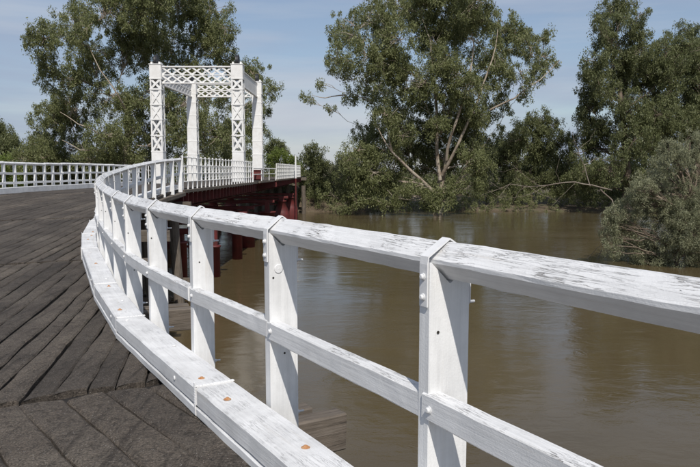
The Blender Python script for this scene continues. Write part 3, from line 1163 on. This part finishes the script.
def girder(a, b2, depth, cell, name, n_out, plated=False):
    """lattice girder between two points at its top chord"""
    a, b2 = Vector(a), Vector(b2)
    gd = bar(name, a, b2, 0.16, 0.09, M_WSTEEL, tower)
    dn = Vector((0, 0, -depth))
    bar('bottom_chord', a + dn, b2 + dn, 0.16, 0.09, M_WSTEEL, gd)
    bar('mid_chord', a + dn * 0.5, b2 + dn * 0.5, 0.05, 0.07, M_WSTEEL, gd)
    L = (b2 - a).length
    u = (b2 - a) / L
    n = Vector(n_out)
    for row in (0, 1):
        z0 = dn * (0.5 * row) - Vector((0, 0, 0.04)); z1 = dn * (0.5 * (row + 1)) + Vector((0, 0, 0.04))
        k = max(1, round(L / cell))
        for i in range(k):
            p, q = a + u * (L * i / k), a + u * (L * (i + 1) / k)
            bar('lattice_bar', p + z0 + n * 0.014, q + z1 + n * 0.014, 0.016, 0.105, M_WSTEEL, gd)
            bar('lattice_bar', p + z1 - n * 0.014, q + z0 - n * 0.014, 0.016, 0.105, M_WSTEEL, gd)
    if plated:
        bar('web_plate', a + dn * 0.5 + n * 0.035, b2 + dn * 0.5 + n * 0.035, 0.012, depth - 0.1, M_WSTEEL, gd)
    return gd


GT = ZT - 0.10
girder((XL + LEG_W / 2, YF - 0.1, GT), (XRR - LEG_W / 2, YF - 0.1, GT), 1.08, 0.66, 'portal_girder', (0, -1, 0))
girder((XLb + LEG_W / 2, YB + 0.1, GT), (XRb - LEG_W / 2, YB + 0.1, GT), 1.0, 0.66, 'portal_girder', (0, -1, 0))
girder((XL, YF + LEG_D / 2, GT), (XLb, YB - LEG_D / 2, GT), 1.05, 0.72, 'side_girder', (-1, 0, 0), True)
girder((XRR, YF + LEG_D / 2, GT), (XRb, YB - LEG_D / 2, GT), 1.05, 0.72, 'side_girder', (1, 0, 0), True)
# lift machinery beside the right-hand edge
mb = thing('machinery_cabinet', (-6.85, 50.4, DZ), 'low dark red machinery box beside the far right tower leg', 'machinery')
bar('box', (-7.25, 50.4, DZ + 0.36), (-6.5, 50.4, DZ + 0.36), 0.9, 0.72, M_RED, mb)
bar('lid', (-7.30, 50.4, DZ + 0.745), (-6.45, 50.4, DZ + 0.745), 1.0, 0.05, M_RED, mb)
rod('shaft', (-6.9, 49.3, DZ + 0.4), (-6.9, 49.95, DZ + 0.4), 0.06, M_RED, mb, 10)
gp = thing('guard_pipes', right_pt(49, 0.02), 'white guard pipes along the edge of the lift span', 'guard rail')
for zz in (0.45, 0.85):
    rod('pipe', right_pt(44.2, 0.02, zz), right_pt(55.9, 0.02, zz), 0.03, M_WSTEEL, gp, 8)
for yy in (44.2, 48.0, 52.0, 55.9):
    p = right_pt(yy, 0.02, -0.1)
    rod('post', p, p + Vector((0, 0, 1.0)), 0.035, M_WSTEEL, gp, 8)

# ------------------------------------------------------------------ timber trestles of the curved approach
def trestle(y, out_len, label, kz=-0.62):
    c = right_pt(y, -WIDTH / 2)
    o = outward(y); t = tangent(y)
    th = thing('timber_trestle', (c.x, c.y, WATER_Z - 1.5), label, 'trestle', 'timber trestles under the curved approach')
    for s, ln in ((-1, out_len), (1, out_len - 0.16)):
        a = right_pt(y, -WIDTH - 0.8, kz) + t * (0.13 * s); b2 = right_pt(y, ln, kz) + t * (0.13 * s)
        a.z = b2.z = dz(y) + kz
        beam('crosshead', a, b2, chamfer_rect(0.17, 0.30, 0.012), M_TIMBER, th, nseg=14, jit=0.006, seed=int(y * 9) + s, ends=0.01)
    for k, off in enumerate((-0.25, -1.6, -3.55, -5.5, -6.85)):
        p = right_pt(y, off); q = Vector((p.x, p.y, 0)) + o * (0.28 * (1 if k == 0 else (-1 if k == 4 else 0)))
        put('pile', prism('pile', circle(0.20, 12), dz(y) + kz - 0.16 - (WATER_Z - 1.5), M_TIMBER, 8, 0.012, int(y * 3) + k), frame((q.x, q.y, WATER_Z - 1.5), (p.x, p.y, dz(y) + kz - 0.16)), th)
    zt, zb = dz(y) + kz - 0.35, WATER_Z + 0.25
    for s in (-1, 1):
        p = right_pt(y, -0.3); q = right_pt(y, -6.8)
        a = Vector((p.x, p.y, zt if s > 0 else zb)) + t * (0.30 * s)
        b2 = Vector((q.x, q.y, zb if s > 0 else zt)) + t * (0.30 * s)
        beam('brace', a, b2, chamfer_rect(0.08, 0.22, 0.01), M_TIMBER, th, nseg=10, jit=0.005, seed=int(y) + s)
    for s in (-1, 1):
        a = right_pt(y, 0.3); b2 = right_pt(y, -7.4)
        a.z = b2.z = WATER_Z + 0.9
        beam('wale', a + t * (0.27 * s), b2 + t * (0.27 * s), chamfer_rect(0.10, 0.24, 0.01), M_TIMBER, th, nseg=10, jit=0.006, seed=int(y) + 5 + s)
    return th


trestle(4.80, 1.20, 'timber trestle nearest the camera, square beam ends jutting out past the railing')
trestle(9.0, 1.25, 'weathered timber trestle under the curve, second from the camera')
trestle(13.4, 1.2, 'weathered timber trestle under the curve, third from the camera')
trestle(18.0, 1.3, 'weathered timber trestle under the bend, fourth from the camera')
trestle(22.4, 0.6, 'weathered timber trestle under the top of the ramp, fifth from the camera')
trestle(26.0, 0.5, 'timber trestle where the steel approach span begins')
trestle(0.4, 1.3, 'timber trestle just behind the near right railing post')
# stringers under the curved deck
stg = thing('timber_stringers', right_pt(12, -WIDTH / 2, -0.3), 'dark timber beams under the curved road deck', 'beams')
ysg = [-4, 0.4, 4.85, 9.0, 13.4, 18.0, 22.4, 26.2]
for off in (0.13, 1.3, 2.5, 3.7, 4.9, 6.1, WIDTH - 0.13):
    for i in range(len(ysg) - 1):
        a, b2 = right_pt(ysg[i], -off, -0.245), right_pt(ysg[i + 1], -off, -0.245)
        beam('stringer', a, b2, chamfer_rect(0.22, 0.24, 0.01), M_DARKTIMBER, stg, nseg=6, jit=0.004, seed=i)

# edge timbers under the posts at the top of the ramp
et = thing('edge_timbers', right_pt(21, 0.1, -0.2), 'grey edge timbers under the railing posts at the top of the ramp', 'beams')
yet = [15.0, 18.0, 20.6, 23.3, 26.2]
for i in range(len(yet) - 1):
    beam('edge_timber', right_pt(yet[i], 0.10, -0.185), right_pt(yet[i + 1], 0.10, -0.185), chamfer_rect(0.26, 0.14, 0.012), M_TIMBER, et, nseg=6, jit=0.004, seed=i)

# ------------------------------------------------------------------ trees
class Tube:
    def __init__(self):
        self.V, self.F, self.n = [], [], 0

    def add(self, pts, radii, sides=6):
        pts = np.asarray(pts, dtype=float)
        n = len(pts)
        tg = np.gradient(pts, axis=0)
        tg /= np.linalg.norm(tg, axis=1)[:, None] + 1e-9
        ref = np.where(np.abs(tg[:, 2:3]) > 0.9, np.array([[1.0, 0, 0]]), np.array([[0, 0, 1.0]]))
        u = np.cross(tg, ref); u /= np.linalg.norm(u, axis=1)[:, None] + 1e-9
        v = np.cross(tg, u)
        # keep the ring orientation steady
        for i in range(1, n):
            if np.dot(u[i], u[i - 1]) < 0: u[i] = -u[i]; v[i] = -v[i]
        an = np.arange(sides) * 2 * np.pi / sides
        ring = pts[:, None, :] + np.asarray(radii)[:, None, None] * (np.cos(an)[None, :, None] * u[:, None, :] + np.sin(an)[None, :, None] * v[:, None, :])
        self.V.append(ring.reshape(-1, 3))
        i = np.arange(n - 1)[:, None] * sides
        k = np.arange(sides)[None, :]
        k2 = (k + 1) % sides
        f = np.stack([i + k, i + k2, i + sides + k2, i + sides + k], axis=-1).reshape(-1, 4) + self.n
        self.F.append(f)
        self.n += n * sides

    def build(self, name, mat, parent):
        V = np.concatenate(self.V); F = np.concatenate(self.F)
        o = np.array(WM[parent].translation)
        me = quads(name, V - o, F, mat, True)
        return put(name, me, WM[parent].copy(), parent)


def leaves(centres, radii, count, size, aspect, droop, rg):
    """leaf-sized rhombs hung around clump centres"""
    c = np.repeat(np.asarray(centres), count, axis=0)
    r = np.repeat(np.asarray(radii), count)
    n = len(c)
    d = rg.normal(size=(n, 3))
    d /= np.linalg.norm(d, axis=1)[:, None]
    rad = r * rg.uniform(0.05, 1.0, n) ** 0.55
    pos = c + d * rad[:, None] * np.array([0.9, 0.9, 1.1])
    pos[:, 2] -= 0.35 * r * rg.uniform(0, 1, n) ** 2 * droop
    dirv = rg.normal(size=(n, 3)) * 0.75 + d * 0.3
    dirv[:, 2] -= droop
    dirv /= np.linalg.norm(dirv, axis=1)[:, None]
    w = np.cross(dirv, rg.normal(size=(n, 3)))
    w /= np.linalg.norm(w, axis=1)[:, None] + 1e-9
    L = size * rg.uniform(0.6, 1.3, n)
    W = L * aspect * rg.uniform(0.7, 1.3, n)
    a = pos - dirv * (L / 2)[:, None]
    b2 = pos + dirv * (L / 2)[:, None]
    m = pos - dirv * (L * 0.08)[:, None]
    V = np.stack([a, m + w * (W / 2)[:, None], b2, m - w * (W / 2)[:, None]], axis=1).reshape(-1, 3)
    F = np.arange(n * 4).reshape(-1, 4)
    return V, F


def wobble(p, q, n, amp, rg, sag=0.0):
    t = np.linspace(0, 1, n)[:, None]
    pts = p * (1 - t) + q * t
    L = np.linalg.norm(q - p)
    w = rg.normal(size=(n, 3)) * amp * L
    w[0] = 0; w[-1] = 0
    w = (w + np.roll(w, 1, axis=0) + np.roll(w, -1, axis=0)) / 3
    w[0] = 0; w[-1] = 0
    pts = pts + w
    pts[:, 2] += sag * L * (4 * t * (1 - t))[:, 0]
    return pts


def tree(name, label, cat, d, trunk_px, lobes, leaf, bark, r0=0.45, clumps=34, cr=(0.35, 0.80), count=74, size=0.30, aspect=0.30, droop=1.0, depth=0.16, group=None, seed=1, show=0.5, base_z=None, twig=0.022, extra=()):
    rg = np.random.default_rng(seed)
    base = np.array(at(trunk_px[0][0], trunk_px[0][1], d))
    if base_z is None:
        base_z = ground_height(base[0], base[1]) - 0.15
    base[2] = base_z
    th = thing(name, base, label, cat, group)
    tb = Tube()
    tr = [base] + [np.array(at(x, y, d)) for (x, y) in trunk_px[1:]]
    pts = [tr[0]]
    for i in range(len(tr) - 1):
        seg = wobble(tr[i], tr[i + 1], 6, 0.05, rg)
        pts += list(seg[1:])
    pts = np.array(pts)
    rad = np.linspace(r0, r0 * 0.45, len(pts)); rad[0] *= 1.35
    tb.add(pts, rad, 9)
    nodes = [(p, r) for p, r in zip(pts, rad)][2:]
    W = max(l[0] for l in lobes) - min(l[0] for l in lobes)
    wd = W * d / FPX
    C, R = [], []
    P0 = pts[-1]
    world_l = []
    for lo_ in lobes:
        x, y, r = lo_[:3]
        off = rg.normal() * wd * depth
        off = max(-wd * 0.3, min(wd * 0.3, off))
        if len(lo_) > 3: off = lo_[3] + 0.3 * rg.normal()
        dd = d + off
        p = np.array(at(x, y, dd))
        world_l.append((p, r * dd / FPX))
    # in-between lobes keep the crown continuous
    prim = list(world_l)
    for i, (p, r) in enumerate(prim):
        near = sorted((j for j in range(len(prim)) if j != i), key=lambda j: np.linalg.norm((prim[j][0] - p) * np.array([1, 0.35, 1])))[:3]
        for j in near[:2] if rg.uniform() < 0.5 else near[1:3]:
            m = p + (prim[j][0] - p) * rg.uniform(0.4, 0.6) + rg.normal(size=3) * r * 0.25
            world_l.append((m, min(r, prim[j][1]) * rg.uniform(0.6, 0.9)))
    world_l.sort(key=lambda q: np.linalg.norm(q[0] - tr[len(tr) // 2]))
    for p, r in world_l:
        best, bi = 1e9, 0
        for i, (q, qr) in enumerate(nodes):
            v = p - q
            L = np.linalg.norm(v)
            cost = L + (2.5 * max(0, q[2] - p[2] + 0.2 * L)) + (3.0 if qr < 0.04 else 0)
            if cost < best: best, bi = cost, i
        q, qr = nodes[bi]
        lb = wobble(q, p, 8, 0.075, rg, 0.06)
        ra = np.linspace(min(qr * 0.72, 0.05 + 0.022 * best), max(0.03, qr * 0.18), 8)
        tb.add(lb, ra, 6)
        nodes += list(zip(lb[2:], ra[2:]))
        k = max(4, int(clumps * (r / 2.6) ** 2 * rg.uniform(0.8, 1.15)))
        dv = rg.normal(size=(k, 3)); dv /= np.linalg.norm(dv, axis=1)[:, None]
        cc = p + dv * (r * rg.uniform(0.25, 1.05, k) ** 0.6)[:, None] * np.array([1.0, 1.0, 0.85])
        rr = rg.uniform(cr[0], cr[1], k)
        C.append(cc); R.append(rr)
        for j in range(k):
            if rg.uniform() < show:
                s = lb[rg.integers(3, 8)]
                tw = wobble(s, cc[j], 4, 0.08, rg, 0.05)
                tb.add(tw, np.linspace(twig * 1.6, twig * 0.5, 4), 4)
    for ex in extra:
        e = np.array([at(x, y, d + dd) for (x, y, dd) in ex[0]])
        full = [e[0]]
        for i in range(len(e) - 1):
            full += list(wobble(e[i], e[i + 1], 4, 0.04, rg)[1:])
        tb.add(np.array(full), np.linspace(ex[1], ex[2], len(full)), 7)
    tb.build('trunk', bark, th)
    C = np.concatenate(C); R = np.concatenate(R)
    V, F = leaves(C, R, count, size, aspect, droop, rg)
    me = quads('crown', V - base, F, leaf)
    put('crown', me, WM[th].copy(), th)
    return th


T1 = [(45, 38, 20), (75, 25, 24), (110, 12, 27), (145, 15, 28), (180, 5, 26), (212, 10, 22), (226, 28, 14), (58, 80, 22), (95, 60, 28), (135, 50, 28), (170, 45, 26), (205, 45, 22), (228, 58, 16),
      (258, 72, 14), (270, 92, 13), (250, 105, 16), (48, 118, 20), (75, 110, 25), (110, 95, 26), (150, 90, 26), (190, 85, 24), (215, 95, 22), (42, 140, 18), (70, 148, 22), (105, 135, 20), (145, 132, 20),
      (180, 125, 24), (215, 130, 22), (150, -25, 30), (110, -22, 26), (190, -25, 26), (255, 132, 14), (235, 142, 18), (25, 158, 16), (55, 165, 18), (90, 160, 20), (160, 155, 20), (195, 155, 20), (228, 162, 16), (125, 165, 18)]
tree('gum_tree', 'huge spreading gum tree behind the lift tower', 'tree', 84, [(128, 190), (126, 150), (130, 105)], T1, M_LEAF, M_BARK, r0=0.75, clumps=52, seed=3,
     extra=[([(128, 150, -3), (105, 138, -6), (90, 128, -7), (78, 124, -7), (60, 112, -7)], 0.12, 0.03), ([(128, 155, -3), (100, 150, -6), (80, 150, -8), (62, 140, -8)], 0.10, 0.03), ([(130, 120, -2), (118, 95, -5), (100, 70, -6), (88, 45, -6)], 0.12, 0.03)])
T2 = [(345, 28, 20), (375, 15, 22), (338, 58, 16), (365, 55, 22), (400, 0, 26), (440, -10, 28), (475, 0, 24), (400, 40, 24), (435, 35, 26), (470, 40, 24), (505, 30, 20), (530, 45, 17), (547, 38, 11), (543, 65, 14),
      (520, 72, 16), (490, 70, 22), (455, 75, 24), (415, 80, 24), (380, 90, 22), (355, 95, 15), (308, 97, 8), (385, 130, 20), (420, 120, 20), (460, 115, 22), (493, 105, 15), (525, 95, 11), (362, 135, 14), (410, 158, 16, 2),
      (440, 155, 18, 1), (470, 150, 16), (372, 172, 20, -3), (350, 178, 16, -2), (402, 194, 12, -3), (440, 192, 13, -4), (365, 200, 14, -3), (480, 184, 11, -2), (418, 186, 8, -4), (458, 186, 10, -3), (428, 204, 10, -4), (446, 203, 9, -4), (385, 206, 10, -3), (345, 203, 13, -2), (358, 150, 15, -3), (437, 128, 14, -5), (405, 134, 13, -5), (470, 160, 14, -4), (486, 168, 11, -3), (384, 112, 14, -4), (478, 112, 14, -4), (450, 100, 14, -5), (400, 140, 18, 3), (430, 140, 18, 3), (460, 135, 18, 3), (425, 160, 16, 4), (455, 160, 16, 4), (480, 150, 14, 2), (395, 165, 14, 2), (330, 192, 12, -2), (384, 150, 14, -3), (470, 128, 18), (395, 112, 18), (370, 155, 16), (345, 160, 11), (420, 100, 20), (440, 60, 22), (470, 90, 20), (390, 70, 20), (385, 180, 18), (455, 20, 24), (420, 15, 24), (500, 50, 18)]
tree('gum_tree', 'tall gum tree with pale forked limbs standing at the water in mid river view', 'tree', 81, [(438, 214), (440, 185), (448, 150)], T2, M_LEAF, M_BARK, r0=0.6, clumps=46, seed=8, base_z=WATER_Z - 0.5,
     extra=[([(436, 195, -1), (412, 172, -3), (392, 152, -4), (378, 128, -4)], 0.26, 0.04), ([(442, 175, -1), (460, 140, -3), (478, 100, -3), (492, 60, -3), (498, 20, -2)], 0.22, 0.03), ([(440, 180, -1), (437, 130, -2), (434, 80, -3), (430, 40, -3), (418, 5, -2)], 0.24, 0.03),
            ([(392, 152, -4), (388, 120, -4), (398, 108, -5)], 0.13, 0.03), ([(446, 160, -2), (455, 125, -4), (470, 75, -4), (474, 45, -4), (470, 10, -3)], 0.20, 0.03), ([(490, 110, -3), (515, 98, -4), (540, 80, -4), (560, 60, -4)], 0.12, 0.03), ([(345, 95, -2), (325, 98, -2), (312, 95, -2)], 0.08, 0.02)])
T3 = [(610, 10, 14), (600, 32, 10), (628, 2, 12), (595, 60, 13), (615, 65, 18), (640, 52, 16), (665, 48, 16), (690, 52, 17), (715, 50, 20), (590, 95, 17), (620, 100, 22), (655, 95, 24), (690, 95, 22), (600, 130, 20), (635, 140, 24),
      (670, 130, 22), (720, 100, 20), (610, 170, 22), (582, 172, 16), (650, 170, 18), (585, 115, 13), (745, 60, 22), (750, 100, 24), (735, 140, 24), (625, 80, 18), (675, 72, 18), (640, 118, 22), (600, 150, 18), (630, 32, 10), (598, 80, 13), (700, 75, 18), (590, 190, 14), (625, 190, 16), (652, 62, 17), (680, 65, 17), (612, 40, 13), (624, 50, 14), (604, 50, 12), (640, 34, 12), (618, 24, 12), (600, 15, 10), (640, 12, 10), (588, 75, 12), (660, 115, 22), (690, 120, 22), (580, 140, 13), (572, 185, 13), (640, 75, 18)]
tree('gum_tree', 'tall dark gum tree behind the grey shrub at the right', 'tree', 86, [(628, 205), (626, 160), (622, 110), (614, 60)], T3, M_LEAF_D, M_BARK_D, r0=0.5, clumps=50, seed=15)
T3b = [(668, 45, 15), (690, 40, 17), (715, 48, 20), (660, 75, 18), (690, 78, 20), (720, 85, 24), (655, 110, 18), (690, 112, 22), (725, 120, 24), (668, 145, 20), (700, 150, 22), (745, 70, 24), (755, 110, 26), (740, 150, 24), (650, 150, 16), (780, 90, 26), (775, 140, 26)]
tree('gum_tree', 'dense dark gum tree at the right edge, partly behind the grey shrub', 'tree', 97, [(700, 205), (698, 150), (695, 90)], T3b, M_LEAF_D, M_BARK_D, r0=0.5, clumps=44, seed=17)
T4 = [(510, 135, 18), (540, 122, 16), (530, 150, 22), (555, 140, 15), (500, 165, 18), (545, 175, 20), (520, 188, 16), (570, 160, 16), (490, 145, 12), (478, 190, 12), (565, 188, 14)]
tree('bank_tree', 'mid-sized dark bank tree between the two tall gum trees', 'tree', 92, [(532, 208), (530, 170)], T4, M_LEAF_D, M_BARK_D, r0=0.3, clumps=52, seed=22)
T5 = [(316, 148, 11), (310, 165, 13), (322, 172, 13), (312, 186, 13), (324, 192, 12), (308, 200, 10)]
tree('bank_tree', 'small round dark tree at the right end of the bridge', 'tree', 88, [(316, 212), (316, 175)], T5, M_LEAF_D, M_BARK_D, r0=0.16, clumps=60, cr=(0.45, 0.8), count=70, seed=24)
T6 = [(345, 158, 10), (338, 174, 14), (354, 176, 14), (336, 192, 12), (350, 197, 13), (330, 200, 9)]
tree('bank_tree', 'pale grey-green bushy tree beside the small dark tree on the far bank', 'tree', 90, [(345, 212), (345, 178)], T6, M_LEAF_G, M_BARK_D, r0=0.16, clumps=60, cr=(0.45, 0.8), count=70, seed=25)
T7 = [(276, 141, 4), (270, 147, 5), (281, 148, 5), (264, 152, 4), (287, 153, 4), (275, 154, 5)]
tree('far_tree', 'small distant tree in the sky gap right of the lift tower', 'tree', 150, [(275, 172), (275, 150)], T7, M_LEAF_D, M_BARK_D, r0=0.25, clumps=50, cr=(0.6, 1.1), count=60, size=0.45, seed=26)
T8 = [(268, 159, 8), (280, 156, 9), (292, 159, 8), (274, 170, 9), (286, 172, 9), (300, 170, 8)]
tree('bank_bush', 'bright green low bush at the far end of the bridge', 'bush', 100, [(280, 182), (280, 172)], T8, M_LEAF_B, M_BARK_D, r0=0.1, clumps=70, cr=(0.4, 0.7), count=60, size=0.25, aspect=0.4, droop=0.3, seed=27)
T9 = [(5, 132, 10), (-10, 128, 12), (12, 146, 11), (-6, 150, 14), (22, 155, 9)]
tree('far_tree', 'distant tree at the left edge of the picture beside the huge gum', 'tree', 125, [(5, 175), (5, 150)], T9, M_LEAF_D, M_BARK_D, r0=0.25, clumps=45, cr=(0.6, 1.1), count=60, size=0.42, seed=28)
shr = [('leafy green bush seen through the far left railing, at the left edge', 8, 170, M_LEAF_B), ('olive bush behind the far left railing, left of the pale fallen limbs', 45, 168, M_LEAF_G),
       ('dark bush behind the far left railing, under the huge gum', 85, 168, M_LEAF_D), ('green bush behind the far left railing, near where the railings meet', 125, 170, M_LEAF)]
for i, (lab, x, y, lm) in enumerate(shr):
    lb = [(x + dx, y + dy, r) for dx, dy, r in ((-18, 4, 12), (-6, -6, 13), (8, -3, 13), (19, 5, 12), (0, 10, 13), (-14, 16, 11), (14, 16, 11))]
    tree('bank_bush', lab, 'bush', 86 + 2 * i, [(x, y + 24), (x, y + 8)], lb, lm, M_BARK_D, r0=0.1, clumps=50, cr=(0.45, 0.8), count=60, size=0.28, aspect=0.36, droop=0.6, seed=40 + i)
T10 = [(660, 168, 13), (640, 190, 14), (616, 212, 12), (608, 235, 11), (668, 148, 10), (690, 142, 14), (676, 160, 18), (702, 165, 22), (652, 183, 18), (680, 195, 25), (632, 205, 18), (655, 218, 23), (690, 230, 26), (622, 230, 16), (640, 248, 19), (675, 256, 22), (718, 200, 28), (612, 252, 10), (722, 250, 28), (712, 140, 18), (740, 170, 26), (750, 230, 30), (650, 265, 16), (628, 262, 10)]
tree('river_shrub', 'large grey-green feathery shrub standing in the water at the right', 'shrub', 37, [(675, 275), (678, 235), (690, 195)], T10, M_LEAF_G, M_BARK_D, r0=0.12, clumps=330, cr=(0.14, 0.32), count=62, size=0.14, aspect=0.22, droop=0.7, depth=0.14, seed=33, base_z=WATER_Z - 0.6, twig=0.008, show=0.35)

# dead limb lying along the far bank
dl = thing('fallen_limb', at(545, 196, 78), 'bleached dead limb with bare branches lying along the far bank', 'dead branch')
tb = Tube()
rg = np.random.default_rng(5)
for ptsx, r0_, r1_ in (([(480, 196, 0), (510, 184, 0), (540, 186, 0), (575, 182, 0), (612, 190, 0)], 0.05, 0.20), ([(590, 186, 0), (584, 165, 0), (578, 150, -.5), (572, 132, -1)], 0.15, 0.04), ([(584, 165, 0), (596, 158, 1), (612, 161, 1), (636, 160, 1)], 0.09, 0.03), ([(540, 186, 0), (528, 178, -1), (516, 168, -1), (505, 160, -1)], 0.06, 0.02),
                       ([(510, 184, 0), (500, 196, -.5), (486, 206, -.5)], 0.05, 0.02), ([(560, 184, 0), (556, 172, 0), (560, 158, .4)], 0.05, 0.02), ([(525, 185, 0), (540, 194, -.6), (560, 202, -.6)], 0.06, 0.025), ([(600, 189, 0), (612, 200, 0), (616, 216, 0)], 0.2, 0.22), ([(550, 185, 0), (530, 194, -.5), (505, 200, -.5), (488, 190, -.8)], 0.06, 0.02), ([(500, 188, 0), (488, 180, 0), (470, 178, .3)], 0.05, 0.02), ([(575, 183, 0), (566, 192, 0), (552, 206, 0)], 0.06, 0.02), ([(578, 150, -.5), (590, 140, 0), (596, 128, 0)], 0.05, 0.02), ([(536, 186, 0), (520, 190, -1), (512, 204, -1)], 0.05, 0.02), ([(516, 168, -1), (504, 172, -1), (492, 168, -1)], 0.03, 0.015)):
    e = np.array([at(x, y, 79 + dd) for (x, y, dd) in ptsx])
    full = [e[0]]
    for i in range(len(e) - 1): full += list(wobble(e[i], e[i + 1], 5, 0.05, rg)[1:])
    tb.add(np.array(full), np.linspace(r0_, r1_, len(full)) * 0.42, 7)
tb.build('limb', M_DEAD, dl)

# snags by the shrub
sn = thing('dead_snag', (at(582, 258, 40).x, 40, WATER_Z - 0.3), 'thin dead twigs poking out of the water left of the grey shrub', 'dead branch')
tb = Tube()
for a, b2 in (((585, 262), (606, 240)), ((592, 268), (608, 226))):
    tb.add(wobble(np.array(at(a[0], a[1], 40)) * np.array([1, 1, 1]), np.array(at(b2[0], b2[1], 40)), 6, 0.06, rg), np.linspace(0.018, 0.006, 6), 5)
tb.build('twig', M_DEAD, sn)


# wood behind the bank, one mass
def mass(name, label, cat, boxes, leaf, size, aspect, count, seed):
    rg = np.random.default_rng(seed)
    C, R = [], []
    for (x0, x1, y0, y1, h0, h1, n) in boxes:
        x = rg.uniform(x0, x1, n); y = rg.uniform(y0, y1, n)
        gz = np.array([ground_height(a, b2) for a, b2 in zip(x, y)])
        top = h0 + (h1 - h0) * (0.5 + 0.5 * np.sin(x * 0.31 + 1.3 * np.sin(x * 0.12))) * rg.uniform(0.7, 1.0, n)
        z = gz + top * rg.uniform(0.0, 1.0, n) ** 0.8
        C.append(np.stack([x, y, z], 1)); R.append(rg.uniform(0.5, 1.1, n) * (1 if h1 > 3 else 0.55))
    V, F = leaves(np.concatenate(C), np.concatenate(R), count, size, aspect, 0.6, rg)
    o = put(name, quads(name, V, F, leaf), Matrix())
    return tag(o, label, cat, kind='stuff')


mass('distant_wood', 'dark mass of distant wood behind the bank trees', 'wood', [(22, 110, 104, 118, 5, 9.5, 1500), (-110, -16, 108, 122, 4, 7, 1100), (-4, 22, 106, 116, 3.0, 5.0, 380)], M_LEAF_D, 0.5, 0.42, 42, 60)
mass('bank_undergrowth', 'low green undergrowth along the far waterline', 'undergrowth', [(-75, 75, 84.5, 94, 0.6, 2.6, 2300)], M_LEAF, 0.26, 0.3, 40, 61)
